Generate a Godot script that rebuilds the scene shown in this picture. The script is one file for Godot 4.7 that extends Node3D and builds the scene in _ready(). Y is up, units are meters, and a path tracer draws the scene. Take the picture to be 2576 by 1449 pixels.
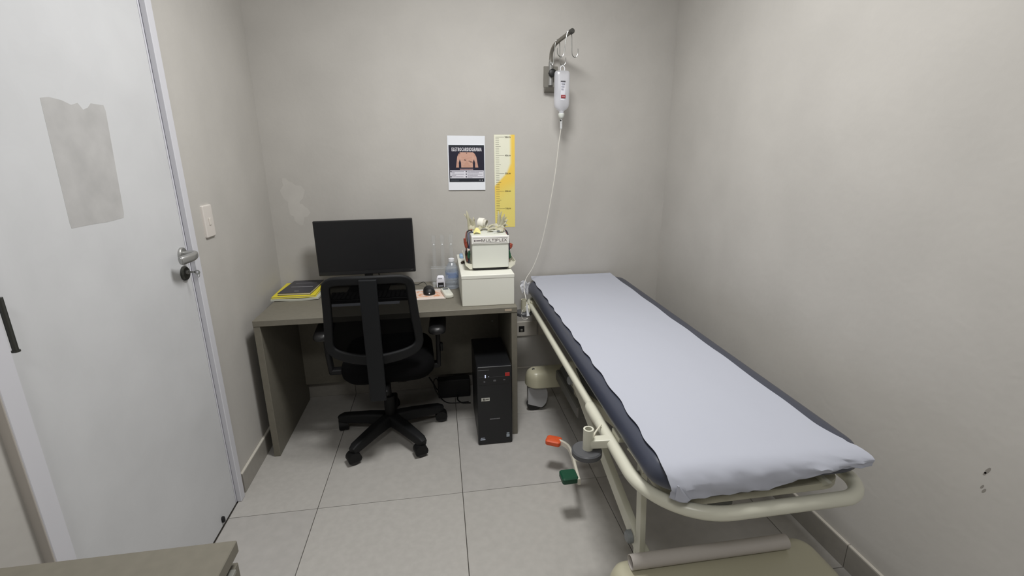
extends Node3D

# ---------------------------------------------------------------- mesh builder
class B:
	var v := PackedVector3Array()
	var uv := PackedVector2Array()
	var xf := Transform3D()
	var ang := 40.0

	func shell(t: PackedVector3Array) -> void:
		var c := Vector3.ZERO
		for p in t: c += p
		c /= maxf(1.0, t.size())
		var vol := 0.0
		for i in range(0, t.size(), 3):
			vol += (t[i] - c).dot((t[i + 1] - c).cross(t[i + 2] - c))
		for i in range(0, t.size(), 3):
			var a := t[i]; var b := t[i + 1]; var d := t[i + 2]
			if (b - a).cross(d - a).length_squared() < 1e-20: continue
			if vol > 0.0:
				v.append(xf * a); v.append(xf * d); v.append(xf * b)
			else:
				v.append(xf * a); v.append(xf * b); v.append(xf * d)
			for k in 3: uv.append(Vector2.ZERO)

	func loft(rings: Array, cap0 := true, cap1 := true, closed := true) -> void:
		var t := PackedVector3Array()
		var n: int = rings[0].size()
		for k in rings.size() - 1:
			var p: PackedVector3Array = rings[k]
			var q: PackedVector3Array = rings[k + 1]
			for i in (n if closed else n - 1):
				var j := (i + 1) % n
				t.append_array([p[i], p[j], q[j], p[i], q[j], q[i]])
		for e in 2:
			if (e == 0 and not cap0) or (e == 1 and not cap1): continue
			var r: PackedVector3Array = rings[0] if e == 0 else rings[-1]
			var c := Vector3.ZERO
			for p in r: c += p
			c /= n
			for i in n:
				var j := (i + 1) % n
				if e == 0: t.append_array([c, r[j], r[i]])
				else: t.append_array([c, r[i], r[j]])
		shell(t)

	# stack of rounded rectangles; prof = [inset, y] pairs
	func slab(x0: float, x1: float, z0: float, z1: float, r: float, prof: Array, n := 4) -> void:
		var rings := []
		for e in prof:
			var d: float = e[0]
			var rr := maxf(r - d, 0.00001)
			var ring := PackedVector3Array()
			for q in 4:
				var cx: float = [x1 - d - rr, x0 + d + rr, x0 + d + rr, x1 - d - rr][q]
				var cz: float = [z1 - d - rr, z1 - d - rr, z0 + d + rr, z0 + d + rr][q]
				for i in n + 1:
					var a := (q + float(i) / n) * PI / 2
					ring.append(Vector3(cx + rr * cos(a), e[1], cz + rr * sin(a)))
			rings.append(ring)
		loft(rings)

	func box(c: Vector3, s: Vector3, b := 0.0015) -> void:
		var h := s / 2
		b = minf(b, minf(h.x, minf(h.y, h.z)) * 0.9)
		slab(c.x - h.x, c.x + h.x, c.z - h.z, c.z + h.z, b, [[b, c.y - h.y], [0, c.y - h.y + b], [0, c.y + h.y - b], [b, c.y + h.y]], 1)

	func bx(x0: float, x1: float, y0: float, y1: float, z0: float, z1: float, b := 0.0015) -> void:
		box(Vector3(x0 + x1, y0 + y1, z0 + z1) / 2, Vector3(x1 - x0, y1 - y0, z1 - z0), b)

	# a bar of rectangular section w (sideways) x h between two points
	func bar(a: Vector3, b: Vector3, w: float, h: float, up := Vector3.UP) -> void:
		sweep([a, b], rr(w, h, minf(w, h) * 0.18, 2), up)

	func rr(w: float, h: float, r: float, n := 3) -> PackedVector2Array:
		var o := PackedVector2Array()
		for q in 4:
			var cx: float = [1, -1, -1, 1][q] * (w / 2 - r)
			var cy: float = [1, 1, -1, -1][q] * (h / 2 - r)
			for i in n + 1:
				var a := (q + float(i) / n) * PI / 2
				o.append(Vector2(cx + r * cos(a), cy + r * sin(a)))
		return o

	func circle(r: float, n := 12) -> PackedVector2Array:
		var o := PackedVector2Array()
		for i in n: o.append(Vector2(cos(TAU * i / n), sin(TAU * i / n)) * r)
		return o

	func sweep(path: Array, prof: PackedVector2Array, hint := Vector3.UP, closed := false, scales := []) -> void:
		var rings := []
		var n := path.size()
		var up := hint
		for i in n:
			var a: Vector3 = path[(i - 1 + n) % n] if (closed or i > 0) else path[i]
			var b: Vector3 = path[(i + 1) % n] if (closed or i < n - 1) else path[i]
			var t := (b - a).normalized()
			var s := t.cross(up)
			if s.length() < 1e-4: s = t.cross(Vector3.RIGHT if absf(t.x) < 0.9 else Vector3.BACK)
			s = s.normalized()
			var u := s.cross(t).normalized()
			if hint == Vector3.ZERO: up = u
			var k: float = scales[i] if scales.size() else 1.0
			var ring := PackedVector3Array()
			for p in prof: ring.append(path[i] + (s * p.x + u * p.y) * k)
			rings.append(ring)
		if closed:
			rings.append(rings[0])
			loft(rings, false, false)
		else:
			loft(rings)

	func tube(path: Array, r: float, n := 10, closed := false, scales := []) -> void:
		# parallel transport
		var rings := []
		var m := path.size()
		var t0: Vector3 = (path[1] - path[0]).normalized()
		var s := t0.cross(Vector3.UP if absf(t0.y) < 0.9 else Vector3.RIGHT).normalized()
		for i in m:
			var a: Vector3 = path[(i - 1 + m) % m] if (closed or i > 0) else path[i]
			var b: Vector3 = path[(i + 1) % m] if (closed or i < m - 1) else path[i]
			var t := (b - a).normalized()
			s = (s - t * s.dot(t)).normalized()
			var u := s.cross(t)
			var k: float = scales[i] if scales.size() else 1.0
			var ring := PackedVector3Array()
			for j in n:
				var w := TAU * j / n
				ring.append(path[i] + (s * cos(w) + u * sin(w)) * r * k)
			rings.append(ring)
		if closed:
			rings.append(rings[0])
			loft(rings, false, false)
		else:
			loft(rings)

	func lathe(prof: Array, at := Vector3.ZERO, axis := Vector3.UP, n := 20, caps := true) -> void:
		var x := axis.cross(Vector3.BACK if absf(axis.z) < 0.9 else Vector3.RIGHT).normalized()
		var z := axis.cross(x).normalized()
		var rings := []
		for e in prof:
			var ring := PackedVector3Array()
			for i in n:
				var a := TAU * i / n
				ring.append(at + axis * e[1] + (x * cos(a) + z * sin(a)) * maxf(e[0], 0.000001))
			rings.append(ring)
		loft(rings, caps, caps)

	# polygon in the xy plane of t, extruded along its z by d
	func extr(poly: PackedVector2Array, t: Transform3D, d: float) -> void:
		var o := PackedVector3Array()
		var ix := Geometry2D.triangulate_polygon(poly)
		for i in range(0, ix.size(), 3):
			var a := poly[ix[i]]; var b := poly[ix[i + 1]]; var c := poly[ix[i + 2]]
			if (b - a).cross(c - a) < 0:
				var w := b; b = c; c = w
			o.append_array([t * Vector3(a.x, a.y, d), t * Vector3(b.x, b.y, d), t * Vector3(c.x, c.y, d)])
			o.append_array([t * Vector3(a.x, a.y, 0), t * Vector3(c.x, c.y, 0), t * Vector3(b.x, b.y, 0)])
		var area := 0.0
		for i in poly.size(): area += poly[i].cross(poly[(i + 1) % poly.size()])
		for i in poly.size():
			var p := poly[i]; var q := poly[(i + 1) % poly.size()]
			if area < 0:
				var w := p; p = q; q = w
			var a := t * Vector3(p.x, p.y, 0); var b := t * Vector3(q.x, q.y, 0)
			var c := t * Vector3(q.x, q.y, d); var e := t * Vector3(p.x, p.y, d)
			o.append_array([a, b, c, a, c, e])
		shell(o)

	# a thin sheet through a grid of points (rows of equal length)
	func sheet(g: Array, th := 0.0006) -> void:
		var rows := g.size(); var cols: int = g[0].size()
		var top := []; var bot := []
		for i in rows:
			var a := PackedVector3Array(); var b := PackedVector3Array()
			for j in cols:
				var du: Vector3 = g[mini(i + 1, rows - 1)][j] - g[maxi(i - 1, 0)][j]
				var dv: Vector3 = g[i][mini(j + 1, cols - 1)] - g[i][maxi(j - 1, 0)]
				var n := du.cross(dv).normalized() * th / 2
				a.append(g[i][j] + n); b.append(g[i][j] - n)
			top.append(a); bot.append(b)
		var t := PackedVector3Array()
		for i in rows - 1:
			for j in cols - 1:
				t.append_array([top[i][j], top[i + 1][j], top[i + 1][j + 1], top[i][j], top[i + 1][j + 1], top[i][j + 1]])
				t.append_array([bot[i][j], bot[i + 1][j + 1], bot[i + 1][j], bot[i][j], bot[i][j + 1], bot[i + 1][j + 1]])
		for j in cols - 1:
			t.append_array([top[0][j], top[0][j + 1], bot[0][j + 1], top[0][j], bot[0][j + 1], bot[0][j]])
			var r := rows - 1
			t.append_array([top[r][j], bot[r][j + 1], top[r][j + 1], top[r][j], bot[r][j], bot[r][j + 1]])
		for i in rows - 1:
			t.append_array([top[i][0], bot[i + 1][0], top[i + 1][0], top[i][0], bot[i][0], bot[i + 1][0]])
			var c := cols - 1
			t.append_array([top[i][c], top[i + 1][c], bot[i + 1][c], top[i][c], bot[i + 1][c], bot[i][c]])
		shell(t)

	# picture quad: a = top left, then top right, bottom right, bottom left (seen from its front)
	func pic(a: Vector3, b: Vector3, c: Vector3, d: Vector3) -> void:
		for e in [[a, Vector2(0, 0)], [b, Vector2(1, 0)], [c, Vector2(1, 1)], [a, Vector2(0, 0)], [c, Vector2(1, 1)], [d, Vector2(0, 1)]]:
			v.append(xf * e[0]); uv.append(e[1])

	func done() -> ArrayMesh:
		var n := v.size()
		var fn := PackedVector3Array()
		var at := {}
		var keys := []
		keys.resize(n)
		for i in range(0, n, 3):
			fn.append((v[i + 2] - v[i]).cross(v[i + 1] - v[i]))
			for k in 3:
				var key := Vector3i((v[i + k] * 50000.0).round())
				keys[i + k] = key
				if at.has(key): at[key].append(i / 3)
				else: at[key] = [i / 3]
		var nn := PackedVector3Array()
		nn.resize(n)
		var lim := cos(deg_to_rad(ang))
		for i in n:
			var f := fn[i / 3]
			var u := f.normalized()
			var s := Vector3.ZERO
			for k in at[keys[i]]:
				if fn[k].normalized().dot(u) >= lim: s += fn[k]
			nn[i] = s.normalized() if s.length() > 0 else u
		var arr := []
		arr.resize(Mesh.ARRAY_MAX)
		arr[Mesh.ARRAY_VERTEX] = v
		arr[Mesh.ARRAY_NORMAL] = nn
		arr[Mesh.ARRAY_TEX_UV] = uv
		var m := ArrayMesh.new()
		m.add_surface_from_arrays(Mesh.PRIMITIVE_TRIANGLES, arr)
		return m

# ---------------------------------------------------------------- scene helpers
var rng := RandomNumberGenerator.new()

func c8(r: float, g: float, b: float) -> Color: return Color(r / 255.0, g / 255.0, b / 255.0)

func mat(col: Color, rough := 0.5, metal := 0.0, spec := 0.5) -> StandardMaterial3D:
	var m := StandardMaterial3D.new()
	m.albedo_color = col; m.roughness = rough; m.metallic = metal; m.metallic_specular = spec
	return m

func noise_tex(freq: float, lo: float, hi: float, seed_ := 1, size := 512, oct := 3) -> NoiseTexture2D:
	var n := FastNoiseLite.new()
	n.seed = seed_; n.frequency = freq; n.noise_type = FastNoiseLite.TYPE_SIMPLEX_SMOOTH
	n.fractal_octaves = oct
	var t := NoiseTexture2D.new()
	t.width = size; t.height = size; t.seamless = true; t.noise = n
	var g := Gradient.new()
	g.colors = PackedColorArray([Color(lo, lo, lo), Color(hi, hi, hi)])
	t.color_ramp = g
	return t

func noise_norm(freq: float, strength: float, seed_ := 2, size := 512) -> NoiseTexture2D:
	var n := FastNoiseLite.new()
	n.seed = seed_; n.frequency = freq; n.fractal_octaves = 3
	var t := NoiseTexture2D.new()
	t.width = size; t.height = size; t.seamless = true; t.noise = n
	t.as_normal_map = true; t.bump_strength = strength
	return t

func tri(m: StandardMaterial3D, tex: Texture2D, scale: float, norm: Texture2D = null, nscale := 0.3) -> StandardMaterial3D:
	m.uv1_triplanar = true; m.uv1_world_triplanar = true; m.uv1_scale = Vector3.ONE * scale
	if tex: m.albedo_texture = tex
	if norm:
		m.normal_enabled = true; m.normal_texture = norm; m.normal_scale = nscale
	return m

func numbered(called: String, parent: Node) -> String:
	if not parent.has_node(NodePath(called)): return called
	var k := 1
	while parent.has_node(NodePath("%s_%03d" % [called, k])): k += 1
	return "%s_%03d" % [called, k]

func thing(called: String, label: String, category: String, at := Vector3.ZERO, group := "", kind := "") -> Node3D:
	var o := Node3D.new()
	o.name = numbered(called, self); add_child(o, true); o.position = at
	return tag(o, label, category, group, kind)

func tag(o: Node3D, label: String, category: String, group := "", kind := "") -> Node3D:
	o.set_meta("label", label); o.set_meta("category", category)
	if group: o.set_meta("group", group)
	if kind: o.set_meta("kind", kind)
	return o

# a named mesh; geometry is given in world coordinates and moved into the parent's frame
func part(called: String, b: B, m: Material, parent: Node3D = self, label := "") -> MeshInstance3D:
	var o := MeshInstance3D.new()
	o.name = numbered(called, parent)
	var off := Vector3.ZERO
	var p: Node = parent
	while p != self and p is Node3D:
		off += (p as Node3D).position; p = p.get_parent()
	if off != Vector3.ZERO:
		for i in b.v.size(): b.v[i] -= off
	o.mesh = b.done(); o.material_override = m
	o.cast_shadow = GeometryInstance3D.SHADOW_CASTING_SETTING_ON
	parent.add_child(o, true)
	if label: o.set_meta("label", label)
	return o

func words(called: String, text: String, m: Material, parent: Node3D, left: Vector3, width: float, height: float, t := Basis(), bold := 700) -> MeshInstance3D:
	var f := SystemFont.new()
	f.font_names = PackedStringArray(["Droid Sans"]); f.font_weight = bold
	var tm := TextMesh.new()
	tm.text = text; tm.font = f; tm.font_size = 32; tm.pixel_size = 0.01; tm.depth = 0.0; tm.curve_step = 2.0
	var bb := tm.get_aabb()
	var o := MeshInstance3D.new()
	o.name = numbered(called, parent); o.mesh = tm; o.material_override = m
	var sx := width / maxf(bb.size.x, 1e-4); var sy := height / maxf(bb.size.y, 1e-4)
	var loc := Basis(t.x * sx, t.y * sy, t.z * 0.01)
	var off := Vector3.ZERO
	var p: Node = parent
	while p != self and p is Node3D:
		off += (p as Node3D).position; p = p.get_parent()
	o.transform = Transform3D(loc, left - off - loc * Vector3(bb.position.x, bb.position.y, 0))
	parent.add_child(o, true)
	return o

func cat(pts: Array, per := 6, closed := false) -> Array:
	var o := []
	var n := pts.size()
	for i in (n if closed else n - 1):
		var p0: Vector3 = pts[(i - 1 + n) % n] if (closed or i > 0) else pts[0]
		var p1: Vector3 = pts[i]
		var p2: Vector3 = pts[(i + 1) % n]
		var p3: Vector3 = pts[(i + 2) % n] if (closed or i + 2 < n) else pts[n - 1]
		for k in per:
			var t := float(k) / per
			o.append(0.5 * (2.0 * p1 + (p2 - p0) * t + (2.0 * p0 - 5.0 * p1 + 4.0 * p2 - p3) * t * t + (3.0 * p1 - p0 - 3.0 * p2 + p3) * t * t * t))
	if not closed: o.append(pts[n - 1])
	return o

func V(x: float, y: float, z: float) -> Vector3: return Vector3(x, y, z)

# ---------------------------------------------------------------- measures
const W := 2.28       # right wall
const D := 5.00       # far wall behind the viewer
const H := 2.60
const T := 0.6054     # floor tile
const A0 := 0.3469
const B0 := 1.0096
const DT := 0.706     # desk top
var M := {}

func _ready() -> void:
	rng.seed = 7
	view_and_light()
	materials()
	room()
	door_and_wall_things()
	desk()
	office_chair()
	desk_things()
	stretcher()
	drip()
	near_cabinet()

func view_and_light() -> void:
	var cam := Camera3D.new()
	cam.name = "camera"
	var yaw := 0.1521; var pitch := 0.2747; var roll := -0.007
	var r := V(cos(yaw), 0, sin(yaw))
	var f0 := V(sin(yaw), 0, -cos(yaw))
	var fw := f0 * cos(pitch) + V(0, -sin(pitch), 0)
	var up := V(0, cos(pitch), 0) + f0 * sin(pitch)
	cam.transform = Transform3D(Basis(r * cos(roll) + up * sin(roll), up * cos(roll) - r * sin(roll), -fw), V(0.9081, 1.4177, 2.7627))
	cam.fov = rad_to_deg(2.0 * atan(724.5 / 1183.54))
	cam.near = 0.02; cam.far = 50.0
	add_child(cam)
	cam.current = true
	var env := Environment.new()
	env.background_mode = Environment.BG_COLOR
	env.background_color = Color(0, 0, 0)
	env.ambient_light_source = Environment.AMBIENT_SOURCE_DISABLED
	env.tonemap_mode = Environment.TONE_MAPPER_LINEAR
	env.tonemap_exposure = 1.0
	env.sdfgi_enabled = true; env.ssao_enabled = true; env.ssil_enabled = true
	var we := WorldEnvironment.new()
	we.name = "environment"; we.environment = env
	add_child(we)
	ceiling_lamp(V(1.15, H, 1.24), 0.46, 3.40, "square recessed ceiling light panel above the floor between desk and stretcher")
	ceiling_lamp(V(0.70, H, 3.30), 0.46, 1.7, "square recessed ceiling light panel behind the viewer")

func ceiling_lamp(at: Vector3, s: float, energy: float, label: String) -> void:
	var t := thing("ceiling_light", label, "ceiling light", at, "ceiling light panels")
	var fr := B.new()
	var h := s / 2
	fr.sweep([at + V(-h, -0.006, -h), at + V(h, -0.006, -h), at + V(h, -0.006, h), at + V(-h, -0.006, h)], fr.rr(0.03, 0.012, 0.003), Vector3.UP, true)
	part("frame", fr, mat(c8(235, 235, 235), 0.4), t)
	var df := B.new()
	df.bx(at.x - h + 0.012, at.x + h - 0.012, at.y - 0.007, at.y - 0.001, at.z - h + 0.012, at.z + h - 0.012, 0.001)
	var dm := mat(c8(250, 250, 250), 0.6)
	dm.emission_enabled = true; dm.emission = Color(0.99, 0.988, 0.982); dm.emission_energy_multiplier = 1.0
	part("diffuser", df, dm, t)
	var l := AreaLight3D.new()
	l.name = "panel_light"
	l.area_size = Vector2(s - 0.04, s - 0.04)
	l.light_color = Color(0.99, 0.988, 0.982)
	l.light_energy = energy
	l.area_range = 12.0; l.area_attenuation = 2.0
	l.shadow_enabled = true
	l.position = V(0, -0.012, 0)
	l.rotation = V(-PI / 2, 0, 0)
	t.add_child(l)

func materials() -> void:
	var fine := noise_tex(0.03, 0.95, 1.0, 3)
	var cloud := noise_tex(0.006, 0.96, 1.0, 5, 512, 4)
	var grain := noise_norm(0.08, 3.0, 9)
	M.wall = tri(mat(c8(193, 190, 185), 0.75, 0, 0.3), cloud, 0.7, grain, 0.05)
	M.ceil = mat(c8(205, 203, 198), 0.9, 0, 0.2)
	M.tile = tri(mat(c8(186, 183, 178), 0.33, 0, 0.45), fine, 1.3)
	M.tile2 = tri(mat(c8(183, 180, 176), 0.35, 0, 0.45), fine, 1.1)
	M.tile3 = tri(mat(c8(188, 185, 180), 0.32, 0, 0.45), fine, 1.7)
	M.grout = mat(c8(70, 66, 60), 0.9)
	M.skirt = tri(mat(c8(160, 156, 149), 0.4, 0, 0.4), fine, 1.5)
	M.skirt_top = mat(c8(205, 200, 190), 0.7)
	M.door = tri(mat(c8(210, 211, 213), 0.6, 0, 0.3), cloud, 0.9)
	M.trim = mat(c8(210, 210, 216), 0.5, 0, 0.35)
	M.chrome = mat(c8(170, 172, 170), 0.22, 0.95)
	M.steel = mat(c8(168, 168, 166), 0.36, 0.65)
	M.dark_steel = mat(c8(85, 86, 82), 0.35, 0.8)
	M.plastic_white = mat(c8(216, 210, 204), 0.45)
	M.black = mat(c8(22, 22, 23), 0.5)
	M.black_soft = mat(c8(26, 26, 27), 0.8)
	M.mdf = tri(mat(c8(122, 118, 107), 0.5, 0, 0.35), fine, 2.0)
	M.cream = mat(c8(212, 211, 195), 0.32)
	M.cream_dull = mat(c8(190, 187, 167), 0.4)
	M.paper = mat(c8(182, 185, 196), 0.85, 0, 0.2)
	M.vinyl = tri(mat(c8(63, 67, 81), 0.34), null, 6.0, grain, 0.08)
	M.clear = mat(Color(0.92, 0.95, 0.97, 0.16), 0.08)
	M.clear.transparency = BaseMaterial3D.TRANSPARENCY_ALPHA
	M.ink = mat(c8(40, 38, 38), 0.8)

func tag_structure(called: String, b: B, m: Material, label: String, category: String) -> MeshInstance3D:
	var o := part(called, b, m)
	tag(o, label, category, "", "structure")
	return o

# ---------------------------------------------------------------- room
func room() -> void:
	var b := B.new()
	b.bx(-0.1, W + 0.1, -0.11, -0.006, -0.1, D + 0.1, 0.0)
	var fl := tag_structure("floor", b, M.grout, "pale grey porcelain tile floor with thin dark joints", "floor")
	var xs := [0.0]
	for i in range(-2, 8):
		var x := A0 + i * T
		if x > 0.02 and x < W - 0.02: xs.append(x)
	xs.append(W)
	var zs := [0.0]
	for j in range(-3, 8):
		var z := B0 + j * T
		if z > 0.02 and z < D - 0.02: zs.append(z)
	zs.append(D)
	var g := 0.0013
	for i in xs.size() - 1:
		for j in zs.size() - 1:
			var t := B.new()
			t.bx(xs[i] + g, xs[i + 1] - g, -0.012, 0.0, zs[j] + g, zs[j + 1] - g, 0.0008)
			part("tile", t, [M.tile, M.tile2, M.tile3][(i * 7 + j * 5) % 3], fl)
	b = B.new()
	b.bx(-0.1, W + 0.1, H, H + 0.1, -0.1, D + 0.1, 0.0)
	tag_structure("ceiling", b, M.ceil, "plain white ceiling over the consulting room", "ceiling")
	b = B.new()
	b.bx(-0.1, W + 0.1, -0.1, H, -0.1, 0, 0.0)
	var wb := tag_structure("wall_back", b, M.wall, "warm grey painted wall behind the desk and stretcher head", "wall")
	b = B.new()
	for k in 3:
		var pts := PackedVector2Array()
		var cx: float = [0.125, 0.15, 0.105][k]; var cy: float = [1.2, 1.12, 1.26][k]
		for i in 18:
			var a := TAU * i / 18
			var rr := 1.0 + 0.25 * sin(3.0 * a + k) + 0.15 * sin(5.0 * a + 2.0 * k)
			pts.append(Vector2(cx + [0.05, 0.04, 0.035][k] * rr * cos(a), cy + [0.09, 0.06, 0.04][k] * rr * sin(a)))
		b.extr(pts, Transform3D(Basis(), V(0, 0, 0)), 0.00015 + 0.00005 * k)
	part("plaster_patch", b, tri(mat(c8(199, 196, 191), 0.85, 0, 0.2), noise_tex(0.02, 0.97, 1.0, 31, 256), 1.5), wb, "slightly paler repaired plaster patch")
	b = B.new()
	b.bx(-0.1, 0, -0.1, H, 0, 0.90, 0.0)
	b.bx(-0.1, 0, 2.11, H, 0.90, 1.71, 0.0)
	b.bx(-0.1, 0, -0.1, H, 1.71, D, 0.0)
	b.bx(-0.16, -0.1, -0.1, H, 0.8, 1.8, 0.0)
	tag_structure("wall_left", b, M.wall, "warm grey painted wall around the white door", "wall")
	b = B.new()
	b.bx(W, W + 0.1, -0.1, H, 0, 2.06, 0.0)
	b.bx(W, W + 0.1, 2.11, H, 2.06, 2.92, 0.0)
	b.bx(W, W + 0.1, -0.1, H, 2.92, D, 0.0)
	b.bx(W + 0.1, W + 0.16, -0.1, H, 2.0, 3.0, 0.0)
	var wr := tag_structure("wall_right", b, M.wall, "large bare warm grey wall beside the stretcher", "wall")
	b = B.new()
	for e in [[0.623, 1.919, 0.012, 0.004], [0.612, 1.915, 0.006, 0.003], [0.566, 1.924, 0.008, 0.003], [0.574, 1.918, 0.007, 0.0025]]:
		var pts := PackedVector2Array()
		for i in 9:
			var a := TAU * i / 9
			pts.append(Vector2(e[3] * cos(a) + 0.35 * e[2] * sin(a), e[2] * sin(a)))
		b.extr(pts, Transform3D(Basis(V(0, 0, 1), V(0, 1, 0), V(-1, 0, 0)), V(W, e[0], e[1])), 0.0004)
	part("scuff_mark", b, mat(c8(138, 134, 128), 0.9), wr, "small dark scuffs")
	b = B.new()
	b.bx(-0.1, W + 0.1, -0.1, H, D, D + 0.1, 0.0)
	tag_structure("wall_front", b, M.wall, "warm grey wall behind the viewer", "wall")
	# skirting of cut tiles
	skirting("baseboard_back", "low grey tile skirting along the back wall under the desk", xs, 0)
	skirting("baseboard_left", "low grey tile skirting between the door frame and desk", [0.0, 0.404, 0.858], 1)
	skirting("baseboard_right", "low grey tile skirting along the wall beside the stretcher", [0.0, 0.404, 1.0096, 1.615, 2.05], 2)

func skirting(called: String, label: String, at: Array, side: int) -> void:
	var hh := 0.092; var th := 0.012
	var o := Node3D.new()
	o.name = called; add_child(o)
	tag(o, label, "skirting", "", "structure")
	for i in at.size() - 1:
		var a: float = at[i] + 0.0012; var c: float = at[i + 1] - 0.0012
		if side == 0:
			a = maxf(a, 0.013); c = minf(c, W - 0.013)
		var b := B.new()
		var cp := B.new()
		if side == 0:
			b.bx(a, c, 0.0005, hh, 0, th, 0.001); cp.bx(a, c, hh, hh + 0.004, 0, th - 0.001, 0.001)
		elif side == 1:
			b.bx(0, th, 0.0005, hh, a, c, 0.001); cp.bx(0, th - 0.001, hh, hh + 0.004, a, c, 0.001)
		else:
			b.bx(W - th, W, 0.0005, hh, a, c, 0.001); cp.bx(W - th + 0.001, W, hh, hh + 0.004, a, c, 0.001)
		part("tile", b, M.skirt, o)
		part("edge_strip", cp, M.skirt_top, o)

func door_and_wall_things() -> void:
	# ---- door leaf
	var d := thing("door_1", "white flush door with lever handle and grey adhesive mark", "door", V(0, 0, 1.7), "", "structure")
	var b := B.new()
	b.bx(-0.04, -0.002, 0.003, 2.09, 0.927, 1.703, 0.002)
	part("leaf", b, M.door, d)
	b = B.new()
	var pts := PackedVector2Array()
	var edge := [[1.427, 1.555], [1.40, 1.560], [1.36, 1.557], [1.33, 1.549], [1.305, 1.556], [1.290, 1.541], [1.270, 1.548], [1.255, 1.560], [1.204, 1.560], [1.200, 1.545], [1.222, 1.262], [1.228, 1.250], [1.30, 1.247], [1.36, 1.249], [1.434, 1.249], [1.436, 1.262]]
	for e in edge: pts.append(Vector2(e[0], e[1]))
	b.extr(pts, Transform3D(Basis(V(0, 0, 1), V(0, 1, 0), V(-1, 0, 0)), V(-0.0005, 0, 0)), 0.0012)
	for i in b.v.size(): b.v[i].x = -0.002 + (0.0004 if b.v[i].x < -0.001 else 0.0) - 0.0001
	part("adhesive_mark", b, tri(mat(c8(190, 189, 188), 0.8, 0, 0.3), noise_tex(0.012, 0.93, 1.0, 41, 256, 4), 3.0), d, "rectangular grey patch of old adhesive film")
	b = B.new()
	b.lathe([[0.0055, 0], [0.0055, 0.115]], V(0.018, 1.032, 1.700), Vector3.UP, 12)
	b.lathe([[0.0075, 0], [0.0075, 0.004]], V(0.018, 1.028, 1.700), Vector3.UP, 12)
	part("hinge", b, M.dark_steel, d)
	b = B.new()
	b.lathe([[0.0055, 0], [0.0055, 0.115]], V(0.018, 0.22, 1.700), Vector3.UP, 12)
	part("hinge", b, M.dark_steel, d)
	b = B.new()
	b.box(V(0.0015, 0.032, 1.052), V(0.014, 0.026, 0.014), 0.004)
	part("floor_stop", b, M.black_soft, d, "small black rubber stop")
	# handle
	var hb := B.new()
	hb.lathe([[0.0, 0.0], [0.0265, 0.0], [0.0265, 0.006], [0.0235, 0.009], [0.0, 0.0095]], V(-0.002, 1.086, 0.962), Vector3.RIGHT, 28)
	var handle := part("door_handle", hb, M.steel, d, "brushed steel lever handle")
	b = B.new()
	var lp := cat([V(0.004, 1.087, 0.962), V(0.028, 1.088, 0.962), V(0.046, 1.088, 0.970), V(0.053, 1.086, 0.995), V(0.049, 1.084, 1.02), V(0.041, 1.082, 1.042), V(0.035, 1.081, 1.052)], 5)
	var sc := []
	for i in lp.size(): sc.append(lerpf(0.9, 1.25, clampf(float(i) / lp.size() * 1.6, 0, 1)) * (1.0 if i < lp.size() - 2 else 0.85))
	b.sweep(lp, b.rr(0.017, 0.024, 0.008, 4), Vector3.UP, false, sc)
	part("lever", b, M.steel, handle)
	b = B.new()
	b.lathe([[0.0, 0.0], [0.026, 0.0], [0.026, 0.006], [0.022, 0.010], [0.0, 0.0105]], V(-0.002, 1.020, 0.970), Vector3.RIGHT, 28)
	var lock := part("lock_plate", b, M.dark_steel, d, "round dark steel lock plate")
	b = B.new()
	b.lathe([[0.0, 0.0], [0.008, 0.0], [0.008, 0.006], [0.0, 0.006]], V(0.008, 1.024, 0.970), Vector3.RIGHT, 16)
	part("cylinder", b, M.steel, lock)
	b = B.new()
	b.bar(V(0.008, 1.024, 0.970), V(0.036, 1.0235, 0.970), 0.002, 0.007)
	b.lathe([[0.0045, -0.001], [0.009, -0.001], [0.009, 0.001], [0.0045, 0.001], [0.0045, -0.001]], V(0.042, 1.022, 0.970), V(0, 0, 1), 16, false)
	b.tube(cat([V(0.046, 1.022, 0.970), V(0.05, 1.012, 0.974), V(0.044, 1.004, 0.972), V(0.040, 1.012, 0.969)], 4, true), 0.001, 6, true)
	tag(part("door_key", b, M.chrome), "small metal key with ring stuck in the door lock", "key")
	# frame: architrave and reveal
	var t := thing("trim_1", "white door frame around the flush door", "door frame", V(0, 0, 0.9), "", "structure")
	b = B.new(); b.bx(-0.003, 0.016, 0.001, 2.17, 0.8775, 0.9145, 0.002); part("architrave", b, M.trim, t)
	b = B.new(); b.bx(-0.003, 0.02, 0.001, 2.17, 1.712, 1.7625, 0.002); part("architrave", b, M.trim, t)
	b = B.new(); b.bx(-0.003, 0.0195, 0.001, 2.17, 1.7625, 1.766, 0.001); part("edge_strip", b, mat(c8(186, 180, 173), 0.7), t, "darker outer edge of the door frame")  # outer edge of the architrave coloured darker than its front
	b = B.new(); b.bx(-0.003, 0.016, 2.11, 2.17, 0.9145, 1.712, 0.002); part("architrave", b, M.trim, t)
	b = B.new(); b.bx(-0.1, -0.004, 0.0005, 2.11, 0.900, 0.921, 0.001); part("jamb", b, M.trim, t)
	b = B.new(); b.bx(-0.1, -0.004, 0.0005, 2.11, 1.705, 1.712, 0.001); part("jamb", b, M.trim, t)
	# doorway on the right, only its frame edge shows
	var t2 := thing("trim_2", "white door frame edge at the near end of the right wall", "door frame", V(W, 0, 2.1), "", "structure")
	b = B.new(); b.bx(W - 0.016, W + 0.003, 0.001, 2.17, 2.017 + 0.04, 2.10, 0.002); part("architrave", b, M.trim, t2)
	b = B.new(); b.bx(W - 0.016, W + 0.003, 0.001, 2.17, 2.90, 2.96, 0.002); part("architrave", b, M.trim, t2)
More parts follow.
